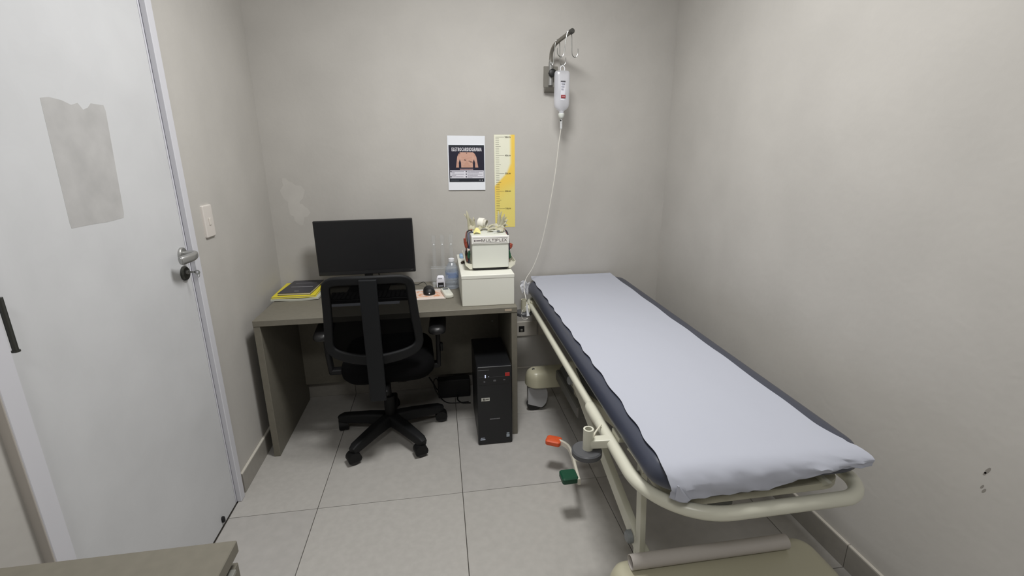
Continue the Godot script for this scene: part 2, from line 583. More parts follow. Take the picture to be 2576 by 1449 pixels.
	b = B.new(); b.bx(W - 0.016, W + 0.003, 2.11, 2.17, 2.10, 2.90, 0.002); part("architrave", b, M.trim, t2)
	var d2 := thing("door_2", "second white flush door in the right wall near the viewer", "door", V(W, 0, 2.5), "", "structure")
	b = B.new(); b.bx(W + 0.002, W + 0.04, 0.006, 2.10, 2.085, 2.915, 0.002); part("leaf", b, M.door, d2)
	# light switch
	var s := thing("light_switch", "slim white light switch plate on the wall beside the door", "light switch", V(0, 1.175, 0.737))
	b = B.new()
	b.xf = Transform3D(Basis(V(0, 1, 0), V(1, 0, 0), V(0, 0, 1)), V(0, 1.1755, 0.735))
	b.slab(-0.0625, 0.0625, -0.0375, 0.0375, 0.005, [[0, 0], [0, 0.006], [0.002, 0.0085], [0.004, 0.009]], 3)
	part("plate", b, M.plastic_white, s)
	b = B.new()
	b.bx(0.0085, 0.0125, 1.160, 1.188, 0.728, 0.742, 0.0015)
	part("rocker", b, mat(c8(218, 213, 205), 0.4), s)
	# sockets
	for k in 2:
		var x0: float = [1.327, 1.497][k]; var x1: float = [1.489, 1.60][k]
		var o := thing("wall_outlet", ["wide pale wall plate with a black socket low on the back wall", "blank pale wall plate low on the back wall behind the stretcher"][k], "wall outlet", V(x0, 0.36, 0))
		b = B.new()
		b.xf = Transform3D(Basis(V(1, 0, 0), V(0, 0, 1), V(0, 1, 0)), V((x0 + x1) / 2, 0.359, 0))
		var hw := (x1 - x0) / 2
		b.slab(-hw, hw, -0.048, 0.048, 0.004, [[0, 0], [0, 0.006], [0.002, 0.008]], 3)
		part("plate", b, mat(c8(196, 191, 182), 0.5), o)
		if k == 0:
			b = B.new()
			b.bx(1.372, 1.408, 0.340, 0.380, 0.007, 0.0095, 0.002)
			part("socket_insert", b, M.black, o, "black socket insert")
			b = B.new()
			b.bx(1.383, 1.397, 0.344, 0.360, 0.0095, 0.012, 0.003)
			part("plug_tab", b, mat(c8(120, 118, 112), 0.5), o)
	poster()
	ruler()

func poster() -> void:
	var x0 := 0.9713; var x1 := 1.1813; var y1 := 1.5252; var y0 := 1.2282
	var tilt_xf := Transform3D(Basis(), V(1.076, 1.377, 0)) * Transform3D(Basis(V(0, 0, 1), -0.010), Vector3.ZERO) * Transform3D(Basis(), V(-1.076, -1.377, 0))
	var p := thing("poster", "white sheet with dark electrocardiogram print taped above the desk", "poster", V(1.08, 1.38, 0))
	var b := B.new(); b.xf = tilt_xf
	var g := []
	for i in 9:
		var row := []
		for j in 7:
			var u := j / 6.0; var w := i / 8.0
			row.append(V(lerpf(x0, x1, u), lerpf(y1, y0, w), 0.0022 + 0.0025 * pow(absf(w - 0.45) * 2.0, 3.0) + 0.0006 * sin(u * 9.0) * absf(w - 0.5)))
		g.append(row)
	b.sheet(g, 0.0004)
	part("sheet", b, mat(c8(234, 237, 243), 0.7, 0, 0.3), p)
	var img := Image.create(400, 424, false, Image.FORMAT_RGB8)
	for y in 424:
		for x in 400:
			img.set_pixel(x, y, poster_px(x / 400.0, y / 424.0))
	img.generate_mipmaps()
	var pm := mat(Color.WHITE, 0.6, 0, 0.3)
	pm.albedo_texture = ImageTexture.create_from_image(img)
	var a0 := lerpf(x0, x1, 0.03); var a1 := lerpf(x0, x1, 0.975)
	var b1 := lerpf(y1, y0, 0.168); var b0 := lerpf(y1, y0, 0.845)
	b = B.new(); b.xf = tilt_xf
	var zz := 0.0062
	b.bx(a0, a1, b0, b1, 0.0040, zz - 0.0001, 0.0)
	part("print_backing", b, mat(c8(234, 237, 243), 0.7, 0, 0.3), p)
	b = B.new(); b.xf = tilt_xf
	b.pic(V(a0, b1, zz), V(a1, b1, zz), V(a1, b0, zz), V(a0, b0, zz))
	part("print", b, pm, p, "dark printed panel with a bare torso and white text box")
	var pw := a1 - a0; var ph := b1 - b0
	words("title_lettering", "ELETROCARDIOGRAMA", mat(c8(236, 234, 240), 0.7), p, tilt_xf * V(a0 + pw * 0.085, b1 - ph * 0.165, zz + 0.0004), pw * 0.845, ph * 0.095, tilt_xf.basis)

func poster_px(u: float, w: float) -> Color:
	var bg := c8(44, 43, 57).lerp(c8(58, 64, 66), clampf(1.0 - w * 12.0, 0, 1))
	if w > 0.9: bg = c8(44, 47, 54)
	var col := bg
	# torso
	if w > 0.195 and w < 0.605:
		var k := clampf((w - 0.195) / 0.12, 0, 1)
		var outer_l := lerpf(0.33, 0.235, sqrt(k)) - 0.04 * clampf((w - 0.3) / 0.3, 0, 1)
		var outer_r := lerpf(0.67, 0.772, sqrt(k)) + 0.055 * clampf((w - 0.3) / 0.3, 0, 1)
		var inner := u > outer_l and u < outer_r
		var gl := 0.305 + 0.02 * (w - 0.4); var gr := 0.705
		var gap := clampf((w - 0.38) / 0.1, 0, 1) * 0.032
		if inner and not (absf(u - gl) < gap or absf(u - gr) < gap):
			col = c8(205, 163, 146)
			var rib := sin(w * 90.0 + absf(u - 0.5) * 26.0)
			if absf(u - 0.5) < 0.17 and w > 0.3: col = col.lerp(c8(190, 146, 128), clampf(rib, 0, 1) * 0.35)
			if u < gl - gap or u > gr + gap: col = col.lerp(c8(186, 140, 122), 0.35)
			if absf(u - 0.5) < 0.13 * clampf((w - 0.42) / 0.18, 0, 1): col = col.lerp(c8(196, 152, 132), 0.6)
			if absf(u - 0.5) > 0.15 and w > 0.3 and w < 0.44: col = col.lerp(c8(212, 175, 160), 0.4)
	for e in [[0.305, 0.23], [0.44, 0.40], [0.47, 0.405], [0.57, 0.435], [0.61, 0.45], [0.645, 0.455], [0.69, 0.435], [0.675, 0.48], [0.5, 0.215]]:
		var q := Vector2(u - e[0], (w - e[1]) * 1.05).length()
		if q < 0.016: col = c8(66, 52, 50).lerp(col, clampf(q / 0.016, 0, 1) * 0.5)
	if w > 0.637 and w < 0.670 and u > 0.30 and u < 0.68:
		col = c8(158, 134, 138) if fmod(u * 61.0, 1.0) > 0.25 else c8(120, 100, 106)
	if w > 0.682 and w < 0.903 and u > 0.02 and u < 0.985:
		col = c8(222, 221, 230)
		var rows := [0.717, 0.752, 0.788, 0.822, 0.860, 0.888]
		for r in 6:
			if absf(w - rows[r]) < 0.0075:
				var le: float = [0.42, 0.15, 0.42, 0.19, 0.40, 0.0][r]
				var re: float = [0.96, 0.84, 0.94, 0.81, 0.96, 0.66][r]
				var dash := fmod(u * 83.0 + r * 0.37, 1.0) > 0.22
				if dash and ((u > 0.06 and u < le) or (u > 0.51 and u < re)): col = c8(128, 126, 138)
		for e in [[0.045, 0.717], [0.045, 0.858], [0.48, 0.717], [0.48, 0.786], [0.48, 0.86]]:
			if Vector2(u - e[0], w - e[1]).length() < 0.018: col = c8(48, 46, 58)
	if w > 0.935 and w < 0.975:
		if u > 0.04 and u < 0.27: col = c8(62, 66, 73)
		if u > 0.84 and u < 0.90: col = c8(120, 122, 128) if fmod(w * 100.0, 1.0) > 0.4 else col
		if u > 0.93 and u < 0.945: col = c8(190, 190, 195)
	return col

func ruler() -> void:
	var x0 := 1.2347; var x1 := 1.3525; var y1 := 1.5305; var y0 := 1.008
	var p := thing("height_scale", "yellow printed fifty centimetre measuring strip stuck on the back wall", "wall ruler", V(1.29, 1.27, 0))
	var img := Image.create(236, 1045, false, Image.FORMAT_RGB8)
	for y in 1045:
		var w := y / 1045.0
		var yy := lerpf(y1, y0, w) - 1.0175     # metres above the zero mark
		var cmf := yy * 100.0
		var near := roundf(cmf)
		var on := absf(cmf - near) < 0.085 and near >= 0 and near <= 50
		var ln := 0.0
		if on:
			ln = 0.17
			if int(near) % 5 == 0: ln = 0.25
			if int(near) % 10 == 0: ln = 0.42
		var bnd := 0.80
		if w > 0.30: bnd = lerpf(0.80, 0.62, clampf((w - 0.30) / 0.10, 0, 1))
		if w > 0.40: bnd = lerpf(0.62, -0.25, clampf((w - 0.40) / 0.20, 0, 1))
		for x in 236:
			var u := x / 236.0
			var k := smoothstep(-0.09, 0.09, u - bnd)
			var gold := c8(244, 208, 96).lerp(c8(234, 217, 124), clampf((w - 0.52) / 0.25 + (u - bnd - 0.25) * 0.8, 0, 1))
			var col := c8(236, 236, 216).lerp(gold, k)
			if u > 0.065 and u < 0.065 + ln: col = c8(52, 48, 40)
			img.set_pixel(x, y, col)
	img.generate_mipmaps()
	var pm := mat(Color.WHITE, 0.45, 0, 0.4)
	pm.albedo_texture = ImageTexture.create_from_image(img)
	var b := B.new()
	b.bx(x0, x1, y0, y1, 0.0002, 0.0009, 0.0)
	part("backing", b, mat(c8(214, 200, 130), 0.6), p)
	b = B.new()
	b.pic(V(x0, y1, 0.001), V(x1, y1, 0.001), V(x1, y0, 0.001), V(x0, y0, 0.001))
	part("scale_print", b, pm, p)
	for k in 5:
		var yy := 1.0175 + 0.1 * (5 - k)
		words("scale_lettering", "%dcm" % (50 - 10 * k), mat(c8(58, 50, 40), 0.8), p, V(x0 + 0.0605, yy - 0.0045, 0.0014), 0.033, 0.0095)

# ---------------------------------------------------------------- desk
func desk() -> void:
	var d := thing("desk", "grey laminate desk with two panel sides against the back wall", "desk", V(0.66, 0, 0.32))
	var b := B.new(); b.bx(0.052, 1.264, DT - 0.028, DT, 0.04, 0.607, 0.0015); part("desk_top", b, M.mdf, d)
	b = B.new(); b.bx(0.052, 0.081, 0.001, DT - 0.028, 0.04, 0.605, 0.0015); part("side_panel", b, M.mdf, d)
	b = B.new(); b.bx(1.235, 1.264, 0.001, DT - 0.028, 0.04, 0.605, 0.0015); part("side_panel", b, M.mdf, d)
	b = B.new(); b.bx(0.081, 1.235, 0.115, DT - 0.028, 0.055, 0.071, 0.001); part("back_panel", b, M.mdf, d)
	b = B.new(); b.lathe([[0.0, 0.0], [0.006, 0.0], [0.005, 0.003], [0.0, 0.004]], V(1.198, 0.448, 0.071), V(0, 0, 1), 12); part("screw_cap", b, M.steel, d)
	b = B.new(); b.bx(1.202, 1.236, DT - 0.0185, DT - 0.008, 0.607, 0.6078, 0.0002); part("sticker", b, mat(c8(172, 158, 140), 0.6), d, "small tan sticker")

# ---------------------------------------------------------------- chair
func back_z(x: float, y: float) -> float:
	var dx := x - 0.597
	return lerpf(0.748, 0.803, (y - 0.53) / 0.395) - 0.9 * dx * dx

func office_chair() -> void:
	var c := thing("office_chair", "black mesh-back office chair on five casters at the desk", "office chair", V(0.607, 0, 0.495))
	var fab := tri(mat(c8(13, 13, 14), 0.95, 0, 0.2), null, 20.0)
	var pl := mat(c8(17, 18, 20), 0.6, 0, 0.4)
	var pl2 := mat(c8(16, 16, 17), 0.6, 0, 0.4)
	var cx := 0.597
	# back frame
	var half := [V(0, 0.922, 0), V(0.10, 0.921, 0), V(0.150, 0.914, 0), V(0.172, 0.893, 0), V(0.177, 0.84, 0), V(0.184, 0.74, 0), V(0.193, 0.65, 0), V(0.193, 0.605, 0), V(0.168, 0.573, 0), V(0.10, 0.552, 0), V(0, 0.541, 0)]
	var loop := []
	for p in half: loop.append(V(cx + p.x, p.y, 0))
	for i in range(half.size() - 2, 0, -1): loop.append(V(cx - half[i].x, half[i].y, 0))
	loop = cat(loop, 5, true)
	for i in loop.size(): loop[i].z = back_z(loop[i].x, loop[i].y)
	var b := B.new()
	var rings := []
	var n := loop.size()
	for i in n:
		var t: Vector3 = (loop[(i + 1) % n] - loop[(i - 1 + n) % n]).normalized()
		var f := V(0, -0.12, 1).normalized()
		var s := t.cross(f).normalized()
		f = s.cross(t)
		var wide := lerpf(0.038, 0.050, clampf((0.62 - loop[i].y) / 0.07, 0, 1))
		var ring := PackedVector3Array()
		for q in b.rr(wide, 0.022, 0.009, 3): ring.append(loop[i] + s * q.x + f * q.y)
		rings.append(ring)
	rings.append(rings[0])
	b.loft(rings, false, false)
	part("back_frame", b, pl, c)
	# mesh
	var mesh_m := mat(Color(0.04, 0.04, 0.045, 0.73), 0.9, 0, 0.1)
	mesh_m.transparency = BaseMaterial3D.TRANSPARENCY_ALPHA
	b = B.new()
	var g := []
	for i in 21:
		var y := lerpf(0.912, 0.556, i / 20.0)
		var hw := 0.0
		for k in half.size() - 1:
			if half[k].y >= y and half[k + 1].y <= y:
				hw = maxf(hw, lerpf(half[k].x, half[k + 1].x, (half[k].y - y) / maxf(half[k].y - half[k + 1].y, 1e-5)))
		var row := []
		for j in 17:
			var x := cx + hw * (j / 8.0 - 1.0)
			row.append(V(x, y, back_z(x, y) - 0.004))
		g.append(row)
	b.sheet(g, 0.0008)
	part("mesh_panel", b, mesh_m, c, "see-through black mesh")
	# spine
	b = B.new()
	b.sweep(cat([V(0.604, 0.928, 0.822), V(0.602, 0.80, 0.812), V(0.600, 0.66, 0.796), V(0.598, 0.52, 0.778), V(0.597, 0.42, 0.768), V(0.596, 0.350, 0.764)], 4), b.rr(0.071, 0.026, 0.006, 3), V(0, 0, 1))
	part("spine", b, mat(c8(22, 24, 27), 0.6, 0, 0.4), c)
	b = B.new()
	b.bx(0.565, 0.640, 0.362, 0.392, 0.45, 0.765, 0.006)
	part("back_bracket", b, pl2, c)
	# seat
	b = B.new()
	b.xf = Transform3D(Basis(Vector3.UP, 0.05), V(0.628, 0, 0.49))
	b.slab(-0.218, 0.218, -0.225, 0.235, 0.11, [[0.06, 0.397], [0.02, 0.402], [0.004, 0.42], [0, 0.445], [0.004, 0.468], [0.018, 0.486], [0.05, 0.497], [0.10, 0.500]], 8)
	part("seat", b, fab, c)
	b = B.new()
	b.bx(0.53, 0.68, 0.352, 0.400, 0.40, 0.60, 0.012)
	part("mechanism", b, pl2, c)
	b = B.new()
	b.tube(cat([V(0.67, 0.375, 0.5), V(0.74, 0.37, 0.5), V(0.80, 0.362, 0.5)], 4), 0.006, 8)
	part("height_lever", b, pl2, c)
	# column
	b = B.new()
	b.lathe([[0.027, 0.085], [0.027, 0.225], [0.024, 0.228], [0.0, 0.228]], V(0.607, 0, 0.495), Vector3.UP, 20)
	b.lathe([[0.015, 0.22], [0.015, 0.36]], V(0.607, 0, 0.495), Vector3.UP, 16)
	part("gas_column", b, pl2, c)
	# hub and legs
	b = B.new()
	b.lathe([[0.0, 0.058], [0.035, 0.060], [0.044, 0.075], [0.044, 0.112], [0.036, 0.122], [0.0, 0.122]], V(0.607, 0, 0.495), Vector3.UP, 24)
	part("hub", b, pl2, c)
	var off := atan2(0.225, -0.153)
	for k in 5:
		var a := off + TAU * k / 5.0
		var dr := V(cos(a), 0, sin(a))
		var ctr := V(0.607, 0, 0.495)
		b = B.new()
		var pth := [ctr + dr * 0.03 + V(0, 0.095, 0), ctr + dr * 0.12 + V(0, 0.092, 0), ctr + dr * 0.22 + V(0, 0.082, 0), ctr + dr * 0.262 + V(0, 0.078, 0), ctr + dr * 0.285 + V(0, 0.072, 0)]
		b.sweep(pth, b.rr(0.058, 0.064, 0.014, 3), Vector3.UP, false, [1.0, 0.92, 0.82, 0.76, 0.55])
		part("leg", b, pl, c)
		# caster: hooded twin wheel turned a little off the leg
		var tw: float = a + [0.5, 1.1, -0.7, 0.3, 1.9][k]
		var ax := V(-sin(tw), 0, cos(tw)); var fw := V(cos(tw), 0, sin(tw))
		var pc: Vector3 = ctr + dr * 0.268 + fw * 0.008
		b = B.new()
		var hood := PackedVector2Array()
		for i in 11:
			var q := PI * i / 10.0
			hood.append(Vector2(cos(q), sin(q)) * 0.0325)
		hood.append(Vector2(-0.028, -0.014)); hood.append(Vector2(0.028, -0.014))
		b.extr(hood, Transform3D(Basis(fw, Vector3.UP, ax), pc + V(0, 0.031, 0) - ax * 0.024), 0.048)
		b.lathe([[0.006, 0.045], [0.006, 0.068]], ctr + dr * 0.268, Vector3.UP, 10)
		var ca := part("caster", b, pl2, c)
		for s in [-1, 1]:
			b = B.new()
			b.lathe([[0.0, -0.010], [0.026, -0.010], [0.0305, -0.006], [0.0305, 0.006], [0.026, 0.010], [0.0, 0.010]], pc + V(0, 0.0308, 0) + ax * 0.0135 * s, ax, 20)
			part("wheel", b, M.black, ca)
	# arms
	for s in 2:
		var x: float = [0.342, 0.874][s]
		b = B.new()
		var pad_xf := Transform3D(Basis(Vector3.UP, [0.10, -0.03][s]), V(x + [-0.008, 0.0][s], 0, 0.515))
		b.xf = pad_xf
		b.slab(-0.042, 0.042, -0.125, 0.120, 0.038, [[0.014, 0.592], [0.003, 0.597], [0, 0.606], [0.004, 0.619], [0.014, 0.628], [0.030, 0.631]], 6)
		part("armrest", b, mat(c8(24, 24, 25), 0.38), c)
		b = B.new()
		b.sweep([V(x, 0.596, 0.54), V(x + [0.004, -0.001][s], 0.50, 0.545), V(x + [0.012, -0.003][s], 0.402, 0.545)], b.rr(0.022, 0.046, 0.008), V(0, 0, 1))
		if s == 1: b.box(V(x + 0.014, 0.505, 0.56), V(0.016, 0.042, 0.03), 0.005)
		part("arm_post", b, pl2, c)
		b = B.new()
		b.bx([0.345, 0.66][s], [0.60, 0.876][s], 0.394, 0.420, 0.522, 0.568, 0.005)
		part("arm_bracket", b, pl2, c)

# ---------------------------------------------------------------- things on and under the desk
func desk_things() -> void:
	# monitor
	var mo := thing("monitor", "black flat computer monitor switched off on the desk", "monitor", V(0.52, DT, 0.25))
	var tm := Transform3D(Basis(V(0, 0, 1), 0.010) * Basis(V(1, 0, 0), -0.01), V(0.505, 0.9425, 0.15)) * Transform3D(Basis.from_scale(V(1.042, 1.03, 1)), Vector3.ZERO)
	var b := B.new(); b.xf = tm
	b.bx(-0.248, 0.248, -0.1445, 0.1445, -0.022, 0.0, 0.003)
	b.bx(-0.17, 0.17, -0.10, 0.09, -0.045, -0.020, 0.012)
	part("housing", b, mat(c8(30, 30, 32), 0.42), mo)
	b = B.new(); b.xf = tm
	b.bx(-0.242, 0.242, -0.123, 0.1385, -0.0005, 0.0008, 0.0004)
	part("screen", b, mat(c8(31, 31, 33), 0.35, 0, 0.4), mo, "dark grey blank screen")
	b = B.new(); b.xf = tm
	b.bx(0.222, 0.232, -0.1325, -0.1312, 0, 0.0006, 0.0)
	b.bx(0.2308, 0.232, -0.1325, -0.1285, 0, 0.0006, 0.0)
	part("power_mark", b, mat(c8(96, 96, 98), 0.6), mo)
	b = B.new()
	b.bx(0.484, 0.526, DT + 0.008, 0.86, 0.105, 0.132, 0.004)
	part("stand_neck", b, M.black, mo)
	b = B.new()
	b.slab(0.395, 0.615, 0.05, 0.225, 0.03, [[0.002, DT + 0.0006], [0, DT + 0.003], [0.002, DT + 0.009], [0.02, DT + 0.011]], 5)
	part("stand_foot", b, M.black, mo)
	b = B.new()
	b.tube(cat([V(0.545, 0.83, 0.11), V(0.555, 0.80, 0.10), V(0.565, 0.75, 0.09), V(0.63, 0.711, 0.08), V(0.65, 0.7095, 0.05)], 5), 0.003, 8)
	part("cable", b, M.black, mo)
	# folders and notebook
	b = B.new()
	var g := []
	for i in 9:
		var row := []
		for j in 12:
			var u := j / 11.0; var w := i / 8.0
			row.append(V(0.040 + 0.232 * u, DT + 0.0055 + 0.0025 * sin(u * 7.0 + 1.0) * pow(w, 2.0) + 0.001 * sin(w * 9.0), 0.03 + 0.282 * w))
		g.append(row)
	b.sheet(g, 0.009)
	tag(part("document_sleeve", b, mat(c8(196, 198, 186), 0.35)), "pale plastic sleeve of papers at the bottom of the desk pile", "document sleeve")
	var yf := thing("folder", "yellow card folder under the dark notebook on the desk", "folder", V(0.14, DT + 0.014, 0.16))
	var fr := Transform3D(Basis(Vector3.UP, 0.02), V(0.142, 0, 0.158))
	b = B.new(); b.xf = fr
	b.bx(-0.105, 0.112, DT + 0.0135, DT + 0.0155, -0.135, 0.148, 0.0008); part("back_cover", b, mat(c8(226, 214, 92), 0.5), yf)
	b = B.new(); b.xf = fr
	b.bx(-0.099, 0.106, DT + 0.0155, DT + 0.0215, -0.13, 0.143, 0.001); part("pages", b, mat(c8(226, 222, 176), 0.7), yf)
	b = B.new(); b.xf = fr
	b.bx(-0.102, 0.110, DT + 0.0215, DT + 0.0235, -0.135, 0.146, 0.0008); part("front_cover", b, mat(c8(228, 212, 52), 0.42), yf)
	var nb := thing("notebook", "dark charcoal notebook with pale lines on top of the yellow folder", "notebook", V(0.15, DT + 0.03, 0.15))
	fr = Transform3D(Basis(Vector3.UP, -0.05), V(0.156, 0, 0.150))
	b = B.new(); b.xf = fr; b.bx(-0.083, 0.079, DT + 0.0238, DT + 0.0254, -0.125, 0.135, 0.0006); part("back_cover", b, mat(c8(52, 52, 58), 0.5), nb)
	b = B.new(); b.xf = fr; b.bx(-0.081, 0.077, DT + 0.0254, DT + 0.0335, -0.123, 0.133, 0.0008); part("pages", b, mat(c8(214, 208, 190), 0.8), nb)
	b = B.new(); b.xf = fr; b.bx(-0.083, 0.079, DT + 0.0335, DT + 0.0354, -0.125, 0.135, 0.0006); part("front_cover", b, mat(c8(54, 54, 62), 0.42), nb)
	b = B.new(); b.xf = fr
	var lm2 := mat(c8(160, 160, 166), 0.6)
	for e in [[-0.055, 0.058, 0.010, 0.0155], [-0.055, 0.058, -0.065, -0.062], [-0.010, 0.012, 0.098, 0.104]]:
		b = B.new(); b.xf = fr; b.bx(e[0], e[1], DT + 0.0353, DT + 0.0358, e[2], e[3], 0.0)
		part("cover_line", b, lm2, nb)
	# keyboard and printed mat
	var kb := thing("keyboard", "black computer keyboard behind the chair back", "keyboard", V(0.54, DT, 0.33))
	b = B.new()
	b.slab(0.33, 0.755, 0.262, 0.402, 0.008, [[0.001, DT + 0.001], [0, DT + 0.004], [0.001, DT + 0.016], [0.003, DT + 0.018]], 3)
	part("case", b, M.black, kb)
	b = B.new()
	for r in 6:
		for k in 19:
			b.box(V(0.343 + 0.0222 * k, DT + 0.021, 0.277 + 0.0215 * r), V(0.0185, 0.007, 0.0175), 0.0025)
	part("keys", b, mat(c8(22, 22, 24), 0.7), kb)
	kb.get_node("keys").set_meta("kind", "stuff")
	var im := Image.create(256, 40, false, Image.FORMAT_RGB8)
	for y in 40:
		for x in 256:
			im.set_pixel(x, y, c8(222, 226, 236) if ((x + y * 2) / 5 + (x - y) / 7) % 2 == 0 else c8(96, 100, 112))
	im.generate_mipmaps()
	var pm := mat(Color.WHITE, 0.7); pm.albedo_texture = ImageTexture.create_from_image(im)
	var st := thing("paper_strip", "narrow printed paper strip in front of the keyboard", "paper", V(0.52, DT, 0.42))
	b = B.new(); b.bx(0.36, 0.69, DT + 0.0003, DT + 0.0012, 0.408, 0.452, 0.0); part("sheet", b, mat(c8(220, 222, 230), 0.8), st)
	b = B.new(); b.pic(V(0.36, DT + 0.0014, 0.408), V(0.69, DT + 0.0014, 0.408), V(0.69, DT + 0.0014, 0.452), V(0.36, DT + 0.0014, 0.452)); part("print", b, pm, st)
	# mouse pad
	im = Image.create(128, 128, false, Image.FORMAT_RGB8)
	var nz := FastNoiseLite.new(); nz.seed = 12; nz.frequency = 0.035
	for y in 128:
		for x in 128:
			var k := nz.get_noise_2d(x, y)
			var col := c8(226, 214, 206)
			if y > 22 and y < 108: col = c8(228, 206, 192).lerp(c8(222, 160, 124), smoothstep(-0.05, 0.35, k))
			if y > 30 and y < 60 and k > 0.42: col = c8(206, 126, 96)
			if y < 14: col = c8(206, 200, 198)
			im.set_pixel(x, y, col)
	im.generate_mipmaps()
	pm = mat(Color.WHITE, 0.6); pm.albedo_texture = ImageTexture.create_from_image(im)
	var pd := thing("mouse_pad", "white and orange printed mouse pad on the desk", "mouse pad", V(0.83, DT, 0.31))
	b = B.new(); b.bx(0.748, 0.922, DT + 0.0003, DT + 0.002, 0.215, 0.408, 0.0005); part("pad", b, mat(c8(225, 215, 208), 0.7), pd)
	b = B.new(); b.pic(V(0.750, DT + 0.0022, 0.217), V(0.920, DT + 0.0022, 0.217), V(0.920, DT + 0.0022, 0.406), V(0.750, DT + 0.0022, 0.406)); part("print", b, pm, pd)
	var ms := thing("mouse", "black computer mouse on the printed mouse pad", "mouse", V(0.835, DT, 0.30))
	b = B.new(); b.xf = Transform3D(Basis(Vector3.UP, 0.1), V(0.836, 0, 0.297))
	b.slab(-0.031, 0.031, -0.052, 0.050, 0.03, [[0.004, DT + 0.0025], [0, DT + 0.008], [0.001, DT + 0.016], [0.005, DT + 0.025], [0.011, DT + 0.032], [0.019, DT + 0.037], [0.027, DT + 0.039]], 8)
	part("body", b, M.black, ms)
	b = B.new(); b.xf = Transform3D(Basis(V(1, 0, 0), 1.05), V(0.838, DT + 0.014, 0.3468))
	b.lathe([[0.0, 0.0], [0.0034, 0.0], [0.0034, 0.0015], [0.0, 0.0015]], Vector3.ZERO, Vector3.UP, 10)
	part("emblem", b, mat(c8(200, 200, 205), 0.5), ms)
	b = B.new(); b.tube(cat([V(0.833, DT + 0.012, 0.246), V(0.826, DT + 0.014, 0.21), V(0.81, DT + 0.030, 0.17), V(0.792, DT + 0.022, 0.14), V(0.770, DT + 0.006, 0.12), V(0.742, DT + 0.004, 0.10)], 5), 0.0018, 8)
	part("cable", b, mat(c8(60, 60, 60), 0.5), ms)
	# handheld meter
	var ph := thing("handheld_meter", "white handheld device with a small grey display lying by the mouse pad", "handheld device", V(0.925, DT, 0.33))
	var pt := Transform3D(Basis(Vector3.UP, 0.17), V(0.931, 0, 0.338))
	b = B.new(); b.xf = pt
	b.slab(-0.024, 0.024, -0.078, 0.068, 0.016, [[0.004, DT + 0.0005], [0.0005, DT + 0.004], [0, DT + 0.012], [0.002, DT + 0.018], [0.006, DT + 0.0205]], 5); part("body", b, mat(c8(222, 222, 210), 0.4), ph)
	b = B.new(); b.xf = pt; b.slab(-0.015, 0.015, -0.066, -0.030, 0.004, [[0, DT + 0.020], [0.0005, DT + 0.0215]], 3); part("display", b, mat(c8(96, 100, 100), 0.3), ph)
	b = B.new(); b.xf = pt
	for k in 3: b.slab(-0.010, 0.010, -0.018 + 0.022 * k, -0.004 + 0.022 * k, 0.004, [[0, DT + 0.020], [0.001, DT + 0.0216]], 3)
	part("button", b, mat(c8(206, 208, 200), 0.5), ph)
	# stamp
	var sp := thing("stamp", "white self-inking stamp with a black window beside the water bottle", "stamp", V(0.90, DT, 0.175))
	b = B.new(); b.slab(0.876, 0.924, 0.160, 0.192, 0.007, [[0.001, DT + 0.03], [0, DT + 0.034], [0, DT + 0.052], [0.006, DT + 0.064], [0.013, DT + 0.069]], 5)
	b.bx(0.876, 0.884, DT + 0.001, DT + 0.036, 0.160, 0.192, 0.002); b.bx(0.916, 0.924, DT + 0.001, DT + 0.036, 0.160, 0.192, 0.002)
	part("body", b, mat(c8(228, 228, 236), 0.4), sp)
	b = B.new(); b.bx(0.885, 0.915, DT + 0.001, DT + 0.036, 0.164, 0.188, 0.002); part("ink_window", b, M.black, sp)
	b = B.new(); b.bx(0.888, 0.912, DT + 0.006, DT + 0.013, 0.187, 0.1895, 0.0005); part("band", b, mat(c8(150, 152, 160), 0.4), sp)
	b = B.new(); b.bx(0.886, 0.908, DT + 0.0515, DT + 0.055, 0.190, 0.1926, 0.0005); part("printed_mark", b, mat(c8(150, 152, 160), 0.4), sp)
	b = B.new(); b.bx(0.856, 0.873, DT + 0.001, DT + 0.028, 0.162, 0.180, 0.003)
	tag(part("clear_cap", b, M.clear), "small clear plastic cap beside the white stamp", "cap")
	# water bottle
	var bo := thing("water_bottle", "clear plastic water bottle with blue label on the desk", "bottle", V(0.963, DT, 0.205))
	var bc := V(0.963, DT, 0.205)
	var bxf := Transform3D(Basis.from_scale(V(1.13, 0.89, 1.13)), bc) * Transform3D(Basis(), -bc)
	var bm := mat(Color(0.74, 0.80, 0.88, 0.20), 0.12); bm.transparency = BaseMaterial3D.TRANSPARENCY_ALPHA
	b = B.new(); b.xf = bxf
	b.lathe([[0.0, 0.002], [0.028, 0.001], [0.032, 0.006], [0.033, 0.02], [0.0305, 0.026], [0.033, 0.032], [0.033, 0.050], [0.0315, 0.055], [0.033, 0.060], [0.033, 0.118], [0.030, 0.135], [0.020, 0.155], [0.0125, 0.166], [0.0125, 0.176], [0.0, 0.177]], bc, Vector3.UP, 28)
	part("body", b, bm, bo)
	b = B.new(); b.xf = bxf
	b.lathe([[0.0335, 0.066], [0.0335, 0.112]], bc, Vector3.UP, 28, false)
	var lm := mat(Color(0.64, 0.72, 0.86, 0.38), 0.3); lm.transparency = BaseMaterial3D.TRANSPARENCY_ALPHA
	part("label", b, lm, bo, "pale blue bottle label")
	b = B.new(); b.xf = bxf
	var arc := []
	for k in 2:
		arc = []
		for i in 9:
			var a := lerpf(-0.6, 1.0, i / 8.0)
			arc.append([a])
		var gg := []
		for w in [0.074 + 0.02 * k, 0.092 + 0.012 * k]:
			var row := []
			for e in arc: row.append(bc + V(0.034 * sin(e[0] - 0.3 * k), w, 0.034 * cos(e[0] - 0.3 * k)))
			gg.append(row)
		b.sheet(gg, 0.0004)
	part("label_print", b, mat(c8(124, 142, 178), 0.5), bo)
